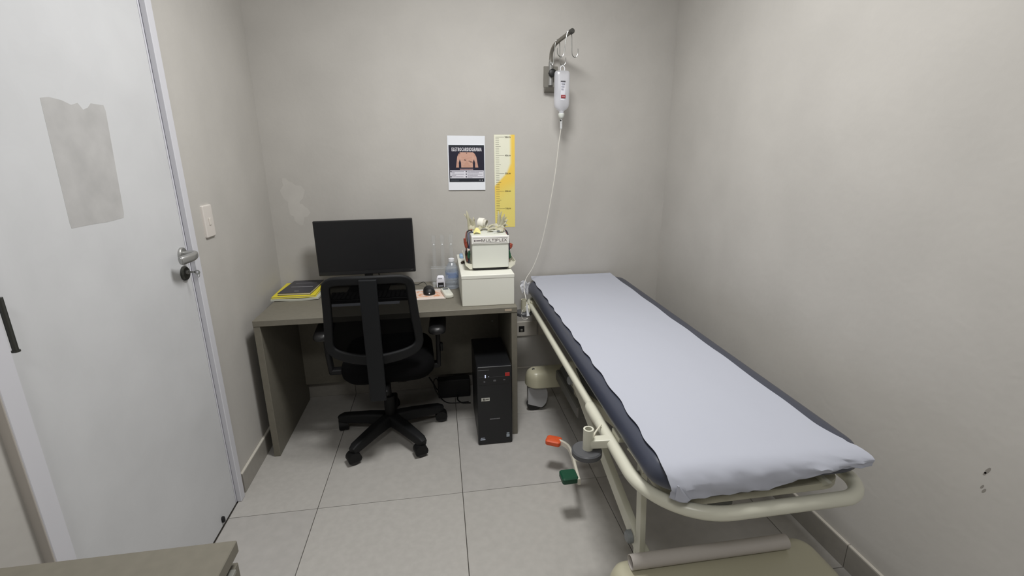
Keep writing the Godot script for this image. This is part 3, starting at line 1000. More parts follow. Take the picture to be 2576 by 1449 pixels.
	b = B.new(); b.xf = bxf; b.lathe([[0.0, 0.172], [0.0145, 0.172], [0.0145, 0.188], [0.013, 0.190], [0.0, 0.190]], bc, Vector3.UP, 20); part("cap", b, mat(c8(232, 234, 240), 0.4), bo)
	# three-tube breathing exerciser
	var ex := thing("breathing_exerciser", "clear plastic three-tube breathing exerciser standing behind the bottle", "breathing exerciser", V(0.92, DT, 0.1))
	var ca := mat(Color(0.90, 0.93, 0.95, 0.07), 0.06); ca.transparency = BaseMaterial3D.TRANSPARENCY_ALPHA
	for k in 3:
		var x: float = [0.870, 0.918, 0.967][k]
		b = B.new()
		b.lathe([[0.0115, 0.803 - DT], [0.0115, 0.928 - DT], [0.0070, 0.934 - DT], [0.0070, 0.941 - DT], [0.0125, 0.945 - DT], [0.0125, 0.988 - DT]], V(x, DT, 0.095), Vector3.UP, 20, false)
		part("tube", b, ca, ex)
		b = B.new()
		b.lathe([[0.0, 0.0], [0.0035, 0.001], [0.0055, 0.0045], [0.0035, 0.008], [0.0, 0.009]], V(x, 0.929, 0.095), Vector3.UP, 14)
		part("highlight_ball", b, mat(Color(0.96, 0.97, 0.98), 0.1), ex)  # white ball put in for the bright highlight at each tube neck
	b = B.new()
	b.slab(0.848, 0.992, 0.072, 0.120, 0.008, [[0.002, DT + 0.001], [0, DT + 0.006], [0, 0.796], [0.002, 0.800], [0.012, 0.803]], 4)
	part("base_box", b, ca, ex)
	b = B.new()
	b.sweep([V(0.848, 0.801, 0.072), V(0.992, 0.801, 0.072), V(0.992, 0.801, 0.120), V(0.848, 0.801, 0.120)], b.circle(0.0018, 6), Vector3.UP, true)
	part("rim", b, mat(Color(0.9, 0.92, 0.94, 0.22), 0.1), ex)
	(ex.get_node("rim") as MeshInstance3D).material_override.transparency = BaseMaterial3D.TRANSPARENCY_ALPHA
	white_box_and_device()
	under_desk()

func white_box_and_device() -> void:
	var wm := mat(c8(226, 226, 216), 0.55)
	var bx := thing("storage_box", "large plain white box on the right end of the desk", "box", V(1.13, DT, 0.3))
	var b := B.new(); b.bx(1.0, 1.257, DT + 0.0005, 0.846, 0.04, 0.56, 0.002); part("body", b, wm, bx)
	b = B.new(); b.bx(0.9985, 1.2585, 0.843, 0.862, 0.0385, 0.5615, 0.0025); part("lid", b, wm, bx)
	b = B.new(); b.bx(1.012, 1.035, 0.862, 0.880, 0.10, 0.16, 0.004)
	tag(part("adhesive_pad", b, mat(c8(150, 182, 214), 0.6)), "small pale blue pad at the back corner of the white box", "pad")
	b = B.new(); b.tube(cat([V(1.015, 0.869, 0.30), V(1.03, 0.870, 0.285), V(1.05, 0.868, 0.28)], 4), 0.0065, 10)
	tag(part("pen_cap", b, mat(c8(58, 46, 40), 0.5)), "small dark brown pen cap lying left of the electrode cabinet", "pen cap")
	# electrode cabinet
	var y0 := 0.864; var y1 := 1.034; var zf := 0.473; var zb := 0.20
	var x0 := 1.061; var x1 := 1.244
	var d := thing("electrode_cabinet", "white desktop cabinet with a name strip and side pockets on the box", "cabinet", V(1.152, 0.862, 0.33))
	b = B.new(); b.bx(x0, x1, y0 + 0.012, y1, zb, zf, 0.003); part("body", b, mat(c8(222, 224, 214), 0.45), d)
	b = B.new(); b.bx(x0 + 0.008, x1 - 0.008, 0.8622, y0 + 0.012, zb + 0.01, zf - 0.014, 0.001)
	part("shadow_gap_base", b, M.black, d)  # recessed base drawn black to stand for the shadow gap under the cabinet
	b = B.new(); b.bx(x0 - 0.002, x1 + 0.002, y1 - 0.036, y1 + 0.003, zf - 0.004, zf + 0.005, 0.002); part("name_strip", b, mat(c8(236, 234, 228), 0.4), d)
	b = B.new()
	var zt := zf + 0.0052
	b.sweep([V(x0 + 0.006, y1 - 0.030, zt), V(x1 - 0.006, y1 - 0.030, zt), V(x1 - 0.006, y1 - 0.006, zt), V(x0 + 0.006, y1 - 0.006, zt)], b.rr(0.001, 0.0006, 0.0002, 1), V(0, 0, 1), true)
	part("strip_border", b, M.ink, d)
	var ink := mat(c8(62, 48, 50), 0.7)
	words("name_lettering", "MULTIPLEX", ink, d, V(x0 + 0.047, y1 - 0.0245, zt + 0.0006), 0.126, 0.0130, Basis(), 500)
	b = B.new()
	b.lathe([[0.0, 0], [0.0042, 0], [0.0042, 0.0006], [0.0, 0.0006]], V(x0 + 0.0145, y1 - 0.0185, zt), V(0, 0, 1), 14)
	b.bx(x0 + 0.021, x0 + 0.0445, y1 - 0.0205, y1 - 0.0165, zt, zt + 0.0006, 0.0)
	part("maker_emblem", b, mat(c8(96, 84, 88), 0.7), d)
	for s in [-1, 1]:
		var xs: float = x0 if s < 0 else x1
		b = B.new()
		var poly := PackedVector2Array([Vector2(0, 0.0), Vector2(0.012, 0.0), Vector2(0.034, 0.022), Vector2(0.037, 0.050), Vector2(0.034, 0.052), Vector2(0.031, 0.025), Vector2(0.011, 0.004), Vector2(0.0, 0.004)])
		var pp := PackedVector2Array()
		for q in poly: pp.append(Vector2(q.x * s, q.y * (1.0 if s < 0 else 0.72)))
		b.extr(pp, Transform3D(Basis(), V(xs, y0 + 0.004, 0.215)), 0.245)
		var ep := PackedVector2Array()
		for q in [Vector2(0, 0.001), Vector2(0.012, 0.001), Vector2(0.034, 0.022), Vector2(0.036, 0.034), Vector2(0.010, 0.028), Vector2(0, 0.028)]: ep.append(Vector2(q.x * s, q.y))
		b.extr(ep, Transform3D(Basis(), V(xs, y0 + 0.004, 0.457)), 0.004)
		b.extr(ep, Transform3D(Basis(), V(xs, y0 + 0.004, 0.214)), 0.004)
		part("side_pocket", b, mat(c8(224, 222, 206), 0.45), d)
	# hanging leads and clips
	var leads := [
		[c8(34, 32, 38), [V(1.075, 1.037, 0.30), V(1.050, 1.040, 0.33), V(1.046, 1.00, 0.36), V(1.050, 0.94, 0.38), V(1.045, 0.888, 0.39)], "black electrode lead draped down the cabinet's left side"],
		[c8(58, 62, 92), [V(1.080, 1.037, 0.34), V(1.054, 1.036, 0.37), V(1.053, 0.99, 0.40), V(1.051, 0.93, 0.41), V(1.048, 0.89, 0.41)], "navy electrode lead draped down the cabinet's left side"],
		[c8(138, 74, 60), [V(1.078, 1.037, 0.26), V(1.046, 1.030, 0.30), V(1.040, 0.98, 0.33), V(1.041, 0.92, 0.34), V(1.042, 0.885, 0.35)], "rust red electrode lead draped down the cabinet's left side"],
		[c8(40, 40, 52), [V(1.225, 1.037, 0.30), V(1.250, 1.040, 0.34), V(1.257, 1.01, 0.38), V(1.258, 0.95, 0.40), V(1.256, 0.90, 0.40)], "black electrode lead draped down the cabinet's right side"],
		[c8(138, 70, 58), [V(1.232, 1.037, 0.25), V(1.254, 1.035, 0.30), V(1.262, 0.99, 0.34), V(1.264, 0.93, 0.36), V(1.262, 0.89, 0.36)], "rust red electrode lead draped down the cabinet's right side"]]
	for e in leads:
		b = B.new(); b.tube(cat(e[1], 5), 0.0034, 8)
		tag(part("electrode_lead", b, mat(e[0], 0.5)), e[2], "cable", "electrode leads on the cabinet")
	var clips := [
		[V(1.036, 0.985, 0.36), V(0.016, 0.050, 0.030), c8(150, 72, 56), 0.2, "large rust red limb clamp at the cabinet's left side"],
		[V(1.048, 0.938, 0.425), V(0.014, 0.040, 0.020), c8(32, 84, 60), -0.15, "dark green limb clamp in the cabinet's left pocket"],
		[V(1.042, 0.915, 0.33), V(0.016, 0.050, 0.028), c8(60, 52, 44), 0.1, "dark brown limb clamp in the cabinet's left pocket"],
		[V(1.266, 0.967, 0.38), V(0.018, 0.026, 0.034), c8(158, 74, 56), -0.5, "rust red limb clamp sticking out at the cabinet's right side"],
		[V(1.257, 0.928, 0.41), V(0.012, 0.040, 0.022), c8(42, 96, 66), 0.1, "dark green limb clamp in the cabinet's right pocket"]]
	for e in clips:
		b = B.new(); b.xf = Transform3D(Basis(V(0, 0, 1), e[3]), e[0])
		var sz: Vector3 = e[1]
		b.slab(-sz.x / 2, sz.x / 2, -sz.z / 2, sz.z / 2, 0.004, [[0.003, -sz.y / 2], [0, -sz.y / 2 + 0.004], [0, sz.y * 0.1], [0.003, sz.y / 2 - 0.004], [0.005, sz.y / 2]], 3)
		b.box(V(0, sz.y * 0.30, sz.z * 0.45), V(sz.x * 0.6, sz.y * 0.5, 0.006), 0.002)
		tag(part("limb_clamp", b, mat(e[2], 0.45)), e[4], "electrode clamp", "limb clamps on the cabinet")
	b = B.new(); b.lathe([[0.0, 0.0], [0.006, 0.0], [0.006, 0.004], [0.0025, 0.005], [0.0, 0.005]], V(1.048, 0.962, 0.425), V(-0.3, 0.1, 1).normalized(), 14)
	tag(part("electrode_disc", b, mat(c8(224, 208, 196), 0.4)), "small pale round electrode hanging at the cabinet's left side", "electrode")
	# clutter on top
	var latex := mat(c8(188, 184, 160), 0.5); latex.backlight_enabled = true; latex.backlight = c8(90, 88, 76)
	glove("left", V(1.078, 1.035, 0.25), [V(-0.026, 0.104, 0.0), V(-0.040, 0.088, 0.0), V(-0.019, 0.092, -0.01), V(-0.012, 0.066, 0.012), V(0.010, 0.070, 0.0), V(0.016, 0.058, 0.01)], latex, "beige latex glove with raised fingers at the cabinet's back left")
	glove("right", V(1.236, 1.035, 0.25), [V(-0.014, 0.098, 0.0), V(-0.006, 0.080, 0.01), V(0.006, 0.095, -0.01), V(0.010, 0.070, 0.012), V(0.020, 0.080, 0.0), V(0.030, 0.066, 0.01), V(0.038, 0.052, -0.01), V(0.035, 0.020, 0.02)], latex, "beige latex glove with raised fingers at the cabinet's back right")
	# flat crumpled gloves, as lying folded sheets with open cuffs
	for k in 3:
		b = B.new()
		var g := []
		var a: Vector3 = [V(1.100, 1.040, 0.28), V(1.160, 1.042, 0.32), V(1.165, 1.045, 0.25)][k]
		var e: Vector3 = [V(1.165, 1.042, 0.26), V(1.235, 1.042, 0.36), V(1.245, 1.052, 0.24)][k]
		var cr: Vector3 = (e - a).cross(Vector3.UP).normalized() * [0.024, 0.022, 0.018][k]
		for i in 14:
			var row := []
			var u := i / 13.0
			var p: Vector3 = a.lerp(e, u)
			for j in 9:
				var w := j / 8.0 - 0.5
				row.append(p + cr * w * 2.0 * (0.8 + 0.3 * sin(u * 8.0 + k)) + V(0, 0.006 * sin(w * 9.0 + u * 7.0 + k) + 0.010 * sin(u * PI) * cos(w * 2.5) + 0.003, 0))
			g.append(row)
		b.sheet(g, 0.0012)
		tag(part("latex_glove", b, latex), ["flattened beige latex glove beside the tape roll", "crumpled beige latex glove lying across the cabinet's front right", "twisted beige latex glove stretched along the cabinet's back edge"][k], "glove", "latex gloves on the cabinet")
	var tp := thing("tape_roll", "white surgical tape roll standing among the gloves", "tape roll", V(1.135, 1.066, 0.26))
	var ax := V(0.86, -0.05, 0.5).normalized()
	b = B.new(); b.lathe([[0.0245, -0.016], [0.026, -0.014], [0.026, 0.014], [0.0245, 0.016], [0.019, 0.016], [0.019, -0.016], [0.0245, -0.016]], V(1.131, 1.072, 0.255), ax, 28, false); part("tape", b, mat(c8(236, 234, 224), 0.6), tp)
	b = B.new(); b.lathe([[0.019, -0.018], [0.019, 0.030], [0.0175, 0.030], [0.0175, -0.018], [0.019, -0.018]], V(1.131, 1.072, 0.255), ax, 28, false); part("core", b, mat(c8(205, 202, 190), 0.4), tp)
	b = B.new()
	var gy := []
	for i in 8:
		var row := []
		for j in 8:
			var u := i / 7.0; var w := j / 7.0
			row.append(V(1.078 + 0.034 * u, 1.0365 + 0.022 * sin(u * 2.4) * (1.0 - w * 0.7) + 0.004 * sin(w * 7.0 + u * 4.0), 0.345 + 0.05 * w))
		gy.append(row)
	b.sheet(gy, 0.001)
	tag(part("gauze", b, mat(c8(232, 224, 150), 0.7)), "small yellow folded gauze at the cabinet's front left corner", "gauze")
	var sy := thing("syringe", "small empty clear syringe barrel among the gloves", "syringe", V(1.19, 1.04, 0.37))
	b = B.new(); b.lathe([[0.0, 0.0], [0.0055, 0.0], [0.0055, 0.045], [0.0, 0.045]], V(1.178, 1.0425, 0.392), V(0.9, 0.08, -0.35).normalized(), 14); part("barrel", b, M.clear, sy)
	b = B.new(); b.lathe([[0.0, 0.022], [0.005, 0.022], [0.005, 0.034], [0.0, 0.034]], V(1.178, 1.0425, 0.392), V(0.9, 0.08, -0.35).normalized(), 14); part("plunger", b, M.black, sy)

func glove(_side: String, at: Vector3, tips: Array, m: Material, label: String) -> void:
	var b := B.new()
	b.xf = Transform3D(Basis(), at)
	b.slab(-0.022, 0.022, -0.012, 0.012, 0.011, [[0.002, 0.001], [0, 0.004], [0.002, 0.014], [0.009, 0.026]], 5)
	for i in tips.size():
		var t: Vector3 = tips[i]
		var s := V(lerpf(-0.014, 0.014, float(i) / maxf(1, tips.size() - 1)) if t.x > -0.02 or i > 1 else -0.012 + 0.008 * i, 0.018, 0)
		var mid := s.lerp(t, 0.55) + V(0.004 * sin(i * 2.3), 0.006, 0.005 * cos(i * 1.7))
		b.sweep(cat([s, mid, t], 4), b.rr(0.012, 0.004, 0.0018, 3), V(0.5 * sin(i * 1.9), 0, 1), false, [1.7, 1.5, 1.25, 1.05, 0.9, 0.8, 0.62, 0.45, 0.15])
	tag(part("latex_glove", b, m), label, "glove", "latex gloves on the cabinet")

func under_desk() -> void:
	# computer tower
	var t := thing("computer_tower", "tall black computer tower standing under the desk's right side", "computer", V(1.138, 0, 0.48))
	var b := B.new(); b.bx(1.053, 1.224, 0.008, 0.428, 0.290, 0.655, 0.003); part("case", b, mat(c8(20, 21, 23), 0.45), t)
	b = B.new()
	b.xf = Transform3D(Basis(V(1, 0, 0), V(0, 0, 1), V(0, -1, 0)), V(1.138, 0.217, 0.650))
	b.slab(-0.0875, 0.0875, -0.215, 0.215, 0.008, [[0, 0], [0, 0.021], [0.002, 0.0255], [0.006, 0.0275]], 4)
	part("front_panel", b, mat(c8(24, 25, 28), 0.42), t)
	var z := 0.6776
	b = B.new(); b.bx(1.060, 1.216, 0.336, 0.377, z - 0.001, z + 0.0008, 0.0002); part("drive_cover", b, mat(c8(21, 22, 25), 0.4), t)
	b = B.new(); b.bx(1.058, 1.112, 0.4135, 0.4155, z, z + 0.001, 0.0004); b.bx(1.056, 1.22, 0.4255, 0.427, z - 0.006, z - 0.003, 0.0004); part("seam", b, mat(c8(74, 74, 78), 0.4), t)
	b = B.new(); b.bx(1.0905, 1.0955, 0.374, 0.391, z + 0.001, z + 0.002, 0.001); b.bx(1.107, 1.111, 0.379, 0.3805, z + 0.001, z + 0.0016, 0.0003)
	var led := mat(c8(235, 238, 245), 0.4); led.emission_enabled = true; led.emission = Color(0.8, 0.85, 1.0); led.emission_energy_multiplier = 0.5
	part("power_light", b, led, t, "small lit white power light")
	b = B.new(); b.bx(1.190, 1.213, 0.376, 0.395, z, z + 0.0012, 0.0005); part("red_sticker", b, mat(c8(178, 44, 40), 0.5), t)
	for e in [[1.084, 1.092, 0.350, 0.357], [1.132, 1.145, 0.352, 0.361], [1.181, 1.191, 0.355, 0.361]]:
		b = B.new(); b.bx(e[0], e[1], e[2], e[3], z + 0.0007, z + 0.0013, 0.0002)
		part("drive_mark", b, mat(c8(92, 92, 96), 0.5), t)
	b = B.new(); b.bx(1.071, 1.112, 0.248, 0.266, z, z + 0.0010, 0.0003); var lb := part("asset_label", b, mat(c8(196, 196, 188), 0.6), t, "small pale asset label")
	b = B.new(); b.lathe([[0.0, 0], [0.005, 0], [0.005, 0.0006], [0.0, 0.0006]], V(1.083, 0.2585, z + 0.001), V(0, 0, 1), 14); b.bx(1.091, 1.108, 0.2565, 0.2605, z + 0.001, z + 0.0016, 0.0); b.bx(1.075, 1.091, 0.250, 0.2515, z + 0.001, z + 0.0016, 0.0); part("label_mark", b, mat(c8(88, 88, 84), 0.6), lb)
	b = B.new()
	for k in 9: b.bx(1.111 + 0.0058 * k, 1.1155 + 0.0058 * k, 0.1435, 0.149, z, z + 0.0008, 0.0)
	part("maker_lettering", b, mat(c8(132, 132, 136), 0.4, 0.3), t)
	b = B.new(); b.bx(1.194, 1.210, 0.037, 0.052, z, z + 0.001, 0.0003); b.bx(1.195, 1.209, 0.055, 0.061, z, z + 0.001, 0.0003); part("badge", b, mat(c8(158, 168, 178), 0.5), t)
	b = B.new(); b.bx(1.061, 1.086, 0.029, 0.036, z, z + 0.001, 0.0003); b.bx(1.063, 1.083, 0.0395, 0.0425, z, z + 0.001, 0.0003); part("badge", b, mat(c8(176, 184, 198), 0.5), t)
	for sx in [1.07, 1.205]:
		for sz in [0.31, 0.64]:
			b = B.new(); b.box(V(sx, 0.005, sz), V(0.02, 0.0098, 0.02), 0.002)
			part("foot", b, M.black, t)
	# black power unit and cables
	var u := thing("power_unit", "low black power unit on the floor left of the computer tower", "power unit", V(0.96, 0, 0.13))
	b = B.new(); b.bx(0.852, 1.045, 0.004, 0.118, 0.10, 0.165, 0.004); part("case", b, mat(c8(20, 20, 22), 0.6), u)
	b = B.new(); b.tube(cat([V(0.80, 0.115, 0.09), V(0.825, 0.085, 0.12), V(0.840, 0.06, 0.14), V(0.856, 0.045, 0.13)], 5), 0.0045, 8); part("cable", b, M.black, u)
	b = B.new(); b.tube(cat([V(0.856, 0.09, 0.12), V(0.845, 0.115, 0.115), V(0.828, 0.10, 0.12), V(0.832, 0.06, 0.14), V(0.86, 0.02, 0.17), V(0.90, 0.005, 0.22), V(0.96, 0.005, 0.235), V(1.03, 0.005, 0.23)], 5), 0.003, 8); part("cable", b, M.black, u)
	b = B.new(); b.tube(cat([V(0.97, 0.02, 0.166), V(0.965, 0.008, 0.20), V(0.99, 0.006, 0.24), V(1.04, 0.006, 0.25)], 5), 0.004, 8); part("cable", b, M.black, u)
	var ps := thing("added_glow_block", "small taupe block added to hold a red glow under the desk", "red glow block", V(0.64, 0.09, 0.03))  # block and red plate added to stand for a red glow on the skirting
	var b5 := B.new(); b5.bx(0.605, 0.66, 0.068, 0.108, 0.0125, 0.040, 0.004); part("body", b5, mat(c8(84, 80, 74), 0.6), ps)
	b = B.new(); b.bx(0.628, 0.646, 0.084, 0.097, 0.038, 0.043, 0.002)
	var rl := mat(c8(150, 60, 54), 0.5); rl.emission_enabled = true; rl.emission = Color(1.0, 0.12, 0.08); rl.emission_energy_multiplier = 0.03
	part("red_glow_plate", b, rl, ps, "red glow shown as a lit plate")

# ---------------------------------------------------------------- stretcher
const TILT := 0.020
func tilt() -> Transform3D:
	var p := V(1.71, 0.62, 0.95)
	return Transform3D(Basis(), p) * Transform3D(Basis(V(1, 0, 0), TILT), Vector3.ZERO) * Transform3D(Basis(), -p)

func stretcher() -> void:
	var s := thing("stretcher", "cream tubular hospital stretcher on casters along the right wall", "stretcher", V(1.70, 0, 0.95))
	var tl := tilt()
	var cr: Material = M.cream
	var xl := 1.408; var xr := 2.010; var ry := 0.561
	# near rail loop
	var b := B.new(); b.xf = tl; b.ang = 60
	var path := [V(xl, ry, 1.335)]
	for i in 19:
		var a := PI - PI / 2 * i / 18.0
		path.append(V(xl + 0.20 + 0.20 * cos(a), ry, 1.668 + 0.20 * sin(a)))
	for i in 19:
		var a := PI / 2 - PI / 2 * i / 18.0
		path.append(V(xr - 0.085 + 0.085 * cos(a), ry, 1.783 + 0.085 * sin(a)))
	path.append(V(xr, ry, 1.335))
	b.tube(path, 0.0188, 20)
	part("foot_rail", b, cr, s)
	b = B.new(); b.xf = tl; b.ang = 60
	path = [V(xl + 0.004, ry, 1.34)]
	for i in 19:
		var a := PI + PI / 2 * i / 18.0
		path.append(V(xl + 0.10 + 0.096 * cos(a), ry, 0.16 + 0.096 * sin(a)))
	for i in 19:
		var a := 1.5 * PI + PI / 2 * i / 18.0
		path.append(V(xr - 0.10 + 0.096 * cos(a), ry, 0.16 + 0.096 * sin(a)))
	path.append(V(xr - 0.004, ry, 1.34))
	b.tube(path, 0.0145, 20)
	part("head_rail", b, cr, s)
	for x in [xl, xr]:
		b = B.new(); b.xf = tl
		b.tube([V(x, ry, 1.312), V(x, ry, 1.325), V(x, ry, 1.345), V(x, ry, 1.39), V(x, ry, 1.43)], 0.0206, 20, false, [0.72, 0.97, 1.0, 1.0, 0.92])
		part("rail_sleeve", b, cr, s)
	# deck panel under the mattress and cross members
	b = B.new(); b.xf = tl; b.slab(1.452, 1.972, 0.09, 1.80, 0.06, [[0.002, 0.588], [0, 0.591], [0, 0.607], [0.002, 0.610]], 5); part("deck", b, M.cream_dull, s)
	for e in [[0.20, 0.03], [1.56, 0.04], [1.76, 0.03]]:
		b = B.new(); b.xf = tl; b.bx(xl if e[0] < 1.4 else 1.47, xr if e[0] < 1.7 else 1.95, 0.548, 0.588, e[0] - e[1] / 2, e[0] + e[1] / 2, 0.004); part("cross_member", b, M.cream_dull, s)
	for x in [1.52, 1.88]:
		b = B.new(); b.xf = tl; b.bx(x - 0.02, x + 0.02, 0.520, 0.550, 0.25, 1.78, 0.004); part("deck_beam", b, M.cream_dull, s)
	b = B.new(); b.xf = tl; b.slab(1.455, 1.975, 1.42, 1.822, 0.06, [[0.002, 0.552], [0, 0.555], [0, 0.570], [0.002, 0.573]], 5); part("foot_panel", b, M.cream_dull, s)
	b = B.new(); b.xf = tl; b.bx(1.60, 1.66, 0.500, 0.552, 1.74, 1.80, 0.006); part("bracket_shade_block", b, M.dark_steel, s)  # bracket and the shade under the rail painted as one dark block
	# small plates near the foot end
	b = B.new(); b.xf = tl; b.bx(1.422, 1.452, 0.572, 0.590, 1.50, 1.56, 0.002); part("clip_plate", b, cr, s)
	b = B.new(); b.xf = tl; b.tube(cat([V(1.437, 0.578, 1.60), V(1.436, 0.584, 1.62), V(1.437, 0.586, 1.69), V(1.438, 0.578, 1.71)], 4), 0.004, 8); part("strap_loop", b, mat(c8(222, 218, 200), 0.4), s)
	for x in [1.90]:
		b = B.new(); b.xf = tl
		var pl := PackedVector2Array([Vector2(-0.05, 0), Vector2(0.05, 0), Vector2(0.035, -0.045), Vector2(-0.01, -0.05)])
		b.extr(pl, Transform3D(Basis(V(0, 0, -1), V(0, 1, 0), V(1, 0, 0)), V(x, 0.588, 1.79)), 0.012)
		part("end_bracket", b, cr, s)
	b = B.new(); b.xf = tl; b.bx(1.985, 2.02, 0.568, 0.600, 1.72, 1.76, 0.004); part("corner_bracket", b, cr, s)
	# scissor mechanism on each side
	for k in 1:
		var x: float = [1.500, 1.905][k]
		b = B.new()
		b.bar(V(x - 0.006, 0.205, 1.615), V(x - 0.004, 0.440, 0.76), 0.026, 0.056, Vector3.UP); part("lift_arm", b, cr, s)
		b = B.new()
		b.bar(V(x + 0.045, 0.235, 0.55), V(x + 0.045, 0.50, 1.50), 0.022, 0.046, Vector3.UP); part("lift_arm", b, M.cream_dull, s)
		b = B.new()
		b.bar(V(x - 0.008, 0.180, 1.620), V(x - 0.028, 0.53, 1.628), 0.020, 0.034, V(0, 0, 1)); part("support_link", b, cr, s)
		b = B.new()
		b.lathe([[0.0, 0.0], [0.021, 0.0], [0.021, 0.012], [0.016, 0.018], [0.0, 0.019]], V(x - 0.020, 0.213, 1.572), V(-1, 0, 0), 18); part("pivot_cap", b, mat(c8(136, 140, 142), 0.5), s, "grey round pivot cap")
		b = B.new()
		b.lathe([[0.0, 0.0], [0.020, 0.0], [0.020, 0.012], [0.015, 0.018], [0.0, 0.019]], V(x - 0.018, 0.405, 0.83), V(-1, 0, 0), 18); part("pivot_cap", b, mat(c8(136, 140, 142), 0.5), s, "grey round pivot cap")
		b = B.new()
		b.lathe([[0.0, 0.0], [0.016, 0.0], [0.016, 0.018], [0.012, 0.024], [0.0, 0.025]], V(x - 0.040, 0.490, 1.630), V(-1, 0, 0), 18); part("pivot_cap", b, mat(c8(136, 140, 142), 0.5), s, "grey round pivot cap")
		b = B.new()
		b.bx(x + 0.012, x + 0.060, 0.205, 0.265, 0.42, 0.84, 0.006); part("base_rail", b, mat(c8(104, 104, 100), 0.45), s, "dark grey base rail")
		b = B.new()
		b.bx(x - 0.018, x + 0.028, 0.160, 0.195, 1.585, 1.70, 0.006); part("base_bracket", b, cr, s)
	b = B.new(); b.bx(1.53, 1.90, 0.16, 0.30, 0.42, 0.72, 0.02); part("pump_housing", b, mat(c8(92, 94, 92), 0.5), s, "dark grey pump housing")
	b = B.new(); b.lathe([[0.028, 0.0], [0.028, 0.42], [0.014, 0.43], [0.014, 0.62]], V(1.70, 0.22, 0.62), V(0, 0.30, 0.95).normalized(), 18); part("hydraulic_ram", b, M.black, s)
	b = B.new(); b.bx(1.49, 1.92, 0.410, 0.440, 0.69, 0.72, 0.004); part("cross_bar", b, M.cream_dull, s)
	# base covers and casters
	for k in 2:
		var z0: float = [1.668, 0.295][k]; var z1: float = [1.880, 0.435][k]
		b = B.new()
		b.slab(1.348, 2.022, z0, z1, 0.065, [[0.004, 0.160], [0, 0.165], [0.003, 0.210], [0.012, 0.234], [0.026, 0.246], [0.045, 0.251]], 8)
		part("base_cover", b, mat(c8(183, 179, 156), 0.35), s, "beige moulded base cover")
		b = B.new()
		b.lathe([[0.0, 0.0], [0.009, 0.0], [0.007, 0.004], [0.0, 0.006]], V(1.395, 0.2495, (z0 + z1) / 2), Vector3.UP, 14)
		part("cover_screw", b, M.chrome, s)
		for x in [1.405, 1.985]:
			var zc: float = (z0 + z1) / 2
			b = B.new()
			var hood := PackedVector2Array([Vector2(-0.046, 0.153), Vector2(0.054, 0.153), Vector2(0.066, 0.120), Vector2(0.067, 0.085), Vector2(0.059, 0.050), Vector2(0.043, 0.029), Vector2(0.030, 0.023), Vector2(-0.046, 0.050)])
			b.extr(hood, Transform3D(Basis(), V(x, 0, zc - 0.004)), 0.038)
			b.lathe([[0.012, 0.14], [0.012, 0.170]], V(x, 0, zc), Vector3.UP, 12)
			var ca := part("caster", b, mat(c8(172, 172, 174), 0.32), s, "silver hooded caster")
			b = B.new()
			b.lathe([[0.0, -0.016], [0.050, -0.016], [0.060, -0.010], [0.060, 0.010], [0.050, 0.016], [0.0, 0.016]], V(x + 0.020, 0.0605, zc - 0.026), V(0, 0, 1), 28)
			part("wheel", b, mat(c8(38, 38, 38), 0.7), ca)
			b = B.new()
			b.lathe([[0.0, -0.012], [0.036, -0.012], [0.043, -0.008], [0.043, 0.006], [0.0, 0.006]], V(x - 0.008, 0.0435, zc + 0.016), V(0, 0, 1), 28)
			part("wheel", b, mat(c8(46, 46, 46), 0.7), ca)
	b = B.new(); b.slab(1.655, 1.735, 1.815, 1.86, 0.018, [[0, 0.250], [0.003, 0.253]], 5); part("brake_slot", b, M.dark_steel, s)
	# pole sockets with bumper discs
	for e in [[V(1.336, 0.51, 1.515), 0.0], [V(1.366, 0.535, 0.205), 0.0]]:
		var p: Vector3 = e[0]
		b = B.new()
		b.lathe([[0.0, -0.012], [0.042, -0.012], [0.048, -0.008], [0.048, 0.006], [0.044, 0.010], [0.0, 0.011]], p, Vector3.UP, 32); var bd := part("bumper_disc", b, mat(c8(82, 83, 86), 0.4), s, "dark grey bumper disc")
		b = B.new()
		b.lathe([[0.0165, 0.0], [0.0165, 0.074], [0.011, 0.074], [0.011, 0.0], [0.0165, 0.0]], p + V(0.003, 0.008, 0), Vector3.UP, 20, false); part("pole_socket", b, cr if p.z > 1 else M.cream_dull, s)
		b = B.new(); b.bar(p + V(0.012, 0.032, 0), V(xl, 0.553, p.z + 0.02), 0.034, 0.030); part("socket_bracket", b, cr, s)
		b = B.new()
		b.tube(cat([V(xl - 0.012, 0.572, p.z - 0.045), p + V(0.028, 0.055, -0.012), p + V(0.021, 0.048, 0.0), p + V(0.028, 0.045, 0.012), V(xl - 0.012, 0.558, p.z + 0.03)], 4), 0.003, 8)
		part("wire_loop", b, mat(c8(222, 218, 200), 0.3), s)
		bd.get_parent()
	# pedals
	var pm := mat(c8(216, 212, 198), 0.4)
	b = B.new()
	b.sweep(cat([V(1.405, 0.148, 0.925), V(1.425, 0.150, 0.955), V(1.432, 0.158, 1.0), V(1.425, 0.168, 1.08), V(1.412, 0.176, 1.17), V(1.403, 0.178, 1.245)], 5), b.rr(0.012, 0.026, 0.004), Vector3.UP)
	b.bx(1.43, 1.56, 0.142, 0.154, 1.05, 1.075, 0.003)
	part("pedal_lever", b, pm, s)
	b = B.new(); b.xf = Transform3D(Basis(Vector3.UP, -0.5), V(1.382, 0, 0.915))
	b.slab(-0.036, 0.034, -0.027, 0.027, 0.012, [[0.003, 0.136], [0, 0.140], [0, 0.156], [0.006, 0.161]], 4); part("pedal", b, mat(c8(222, 92, 48), 0.5), s, "orange foot pedal")
	b = B.new(); b.xf = Transform3D(Basis(Vector3.UP, 0.02), V(1.370, 0, 1.212))
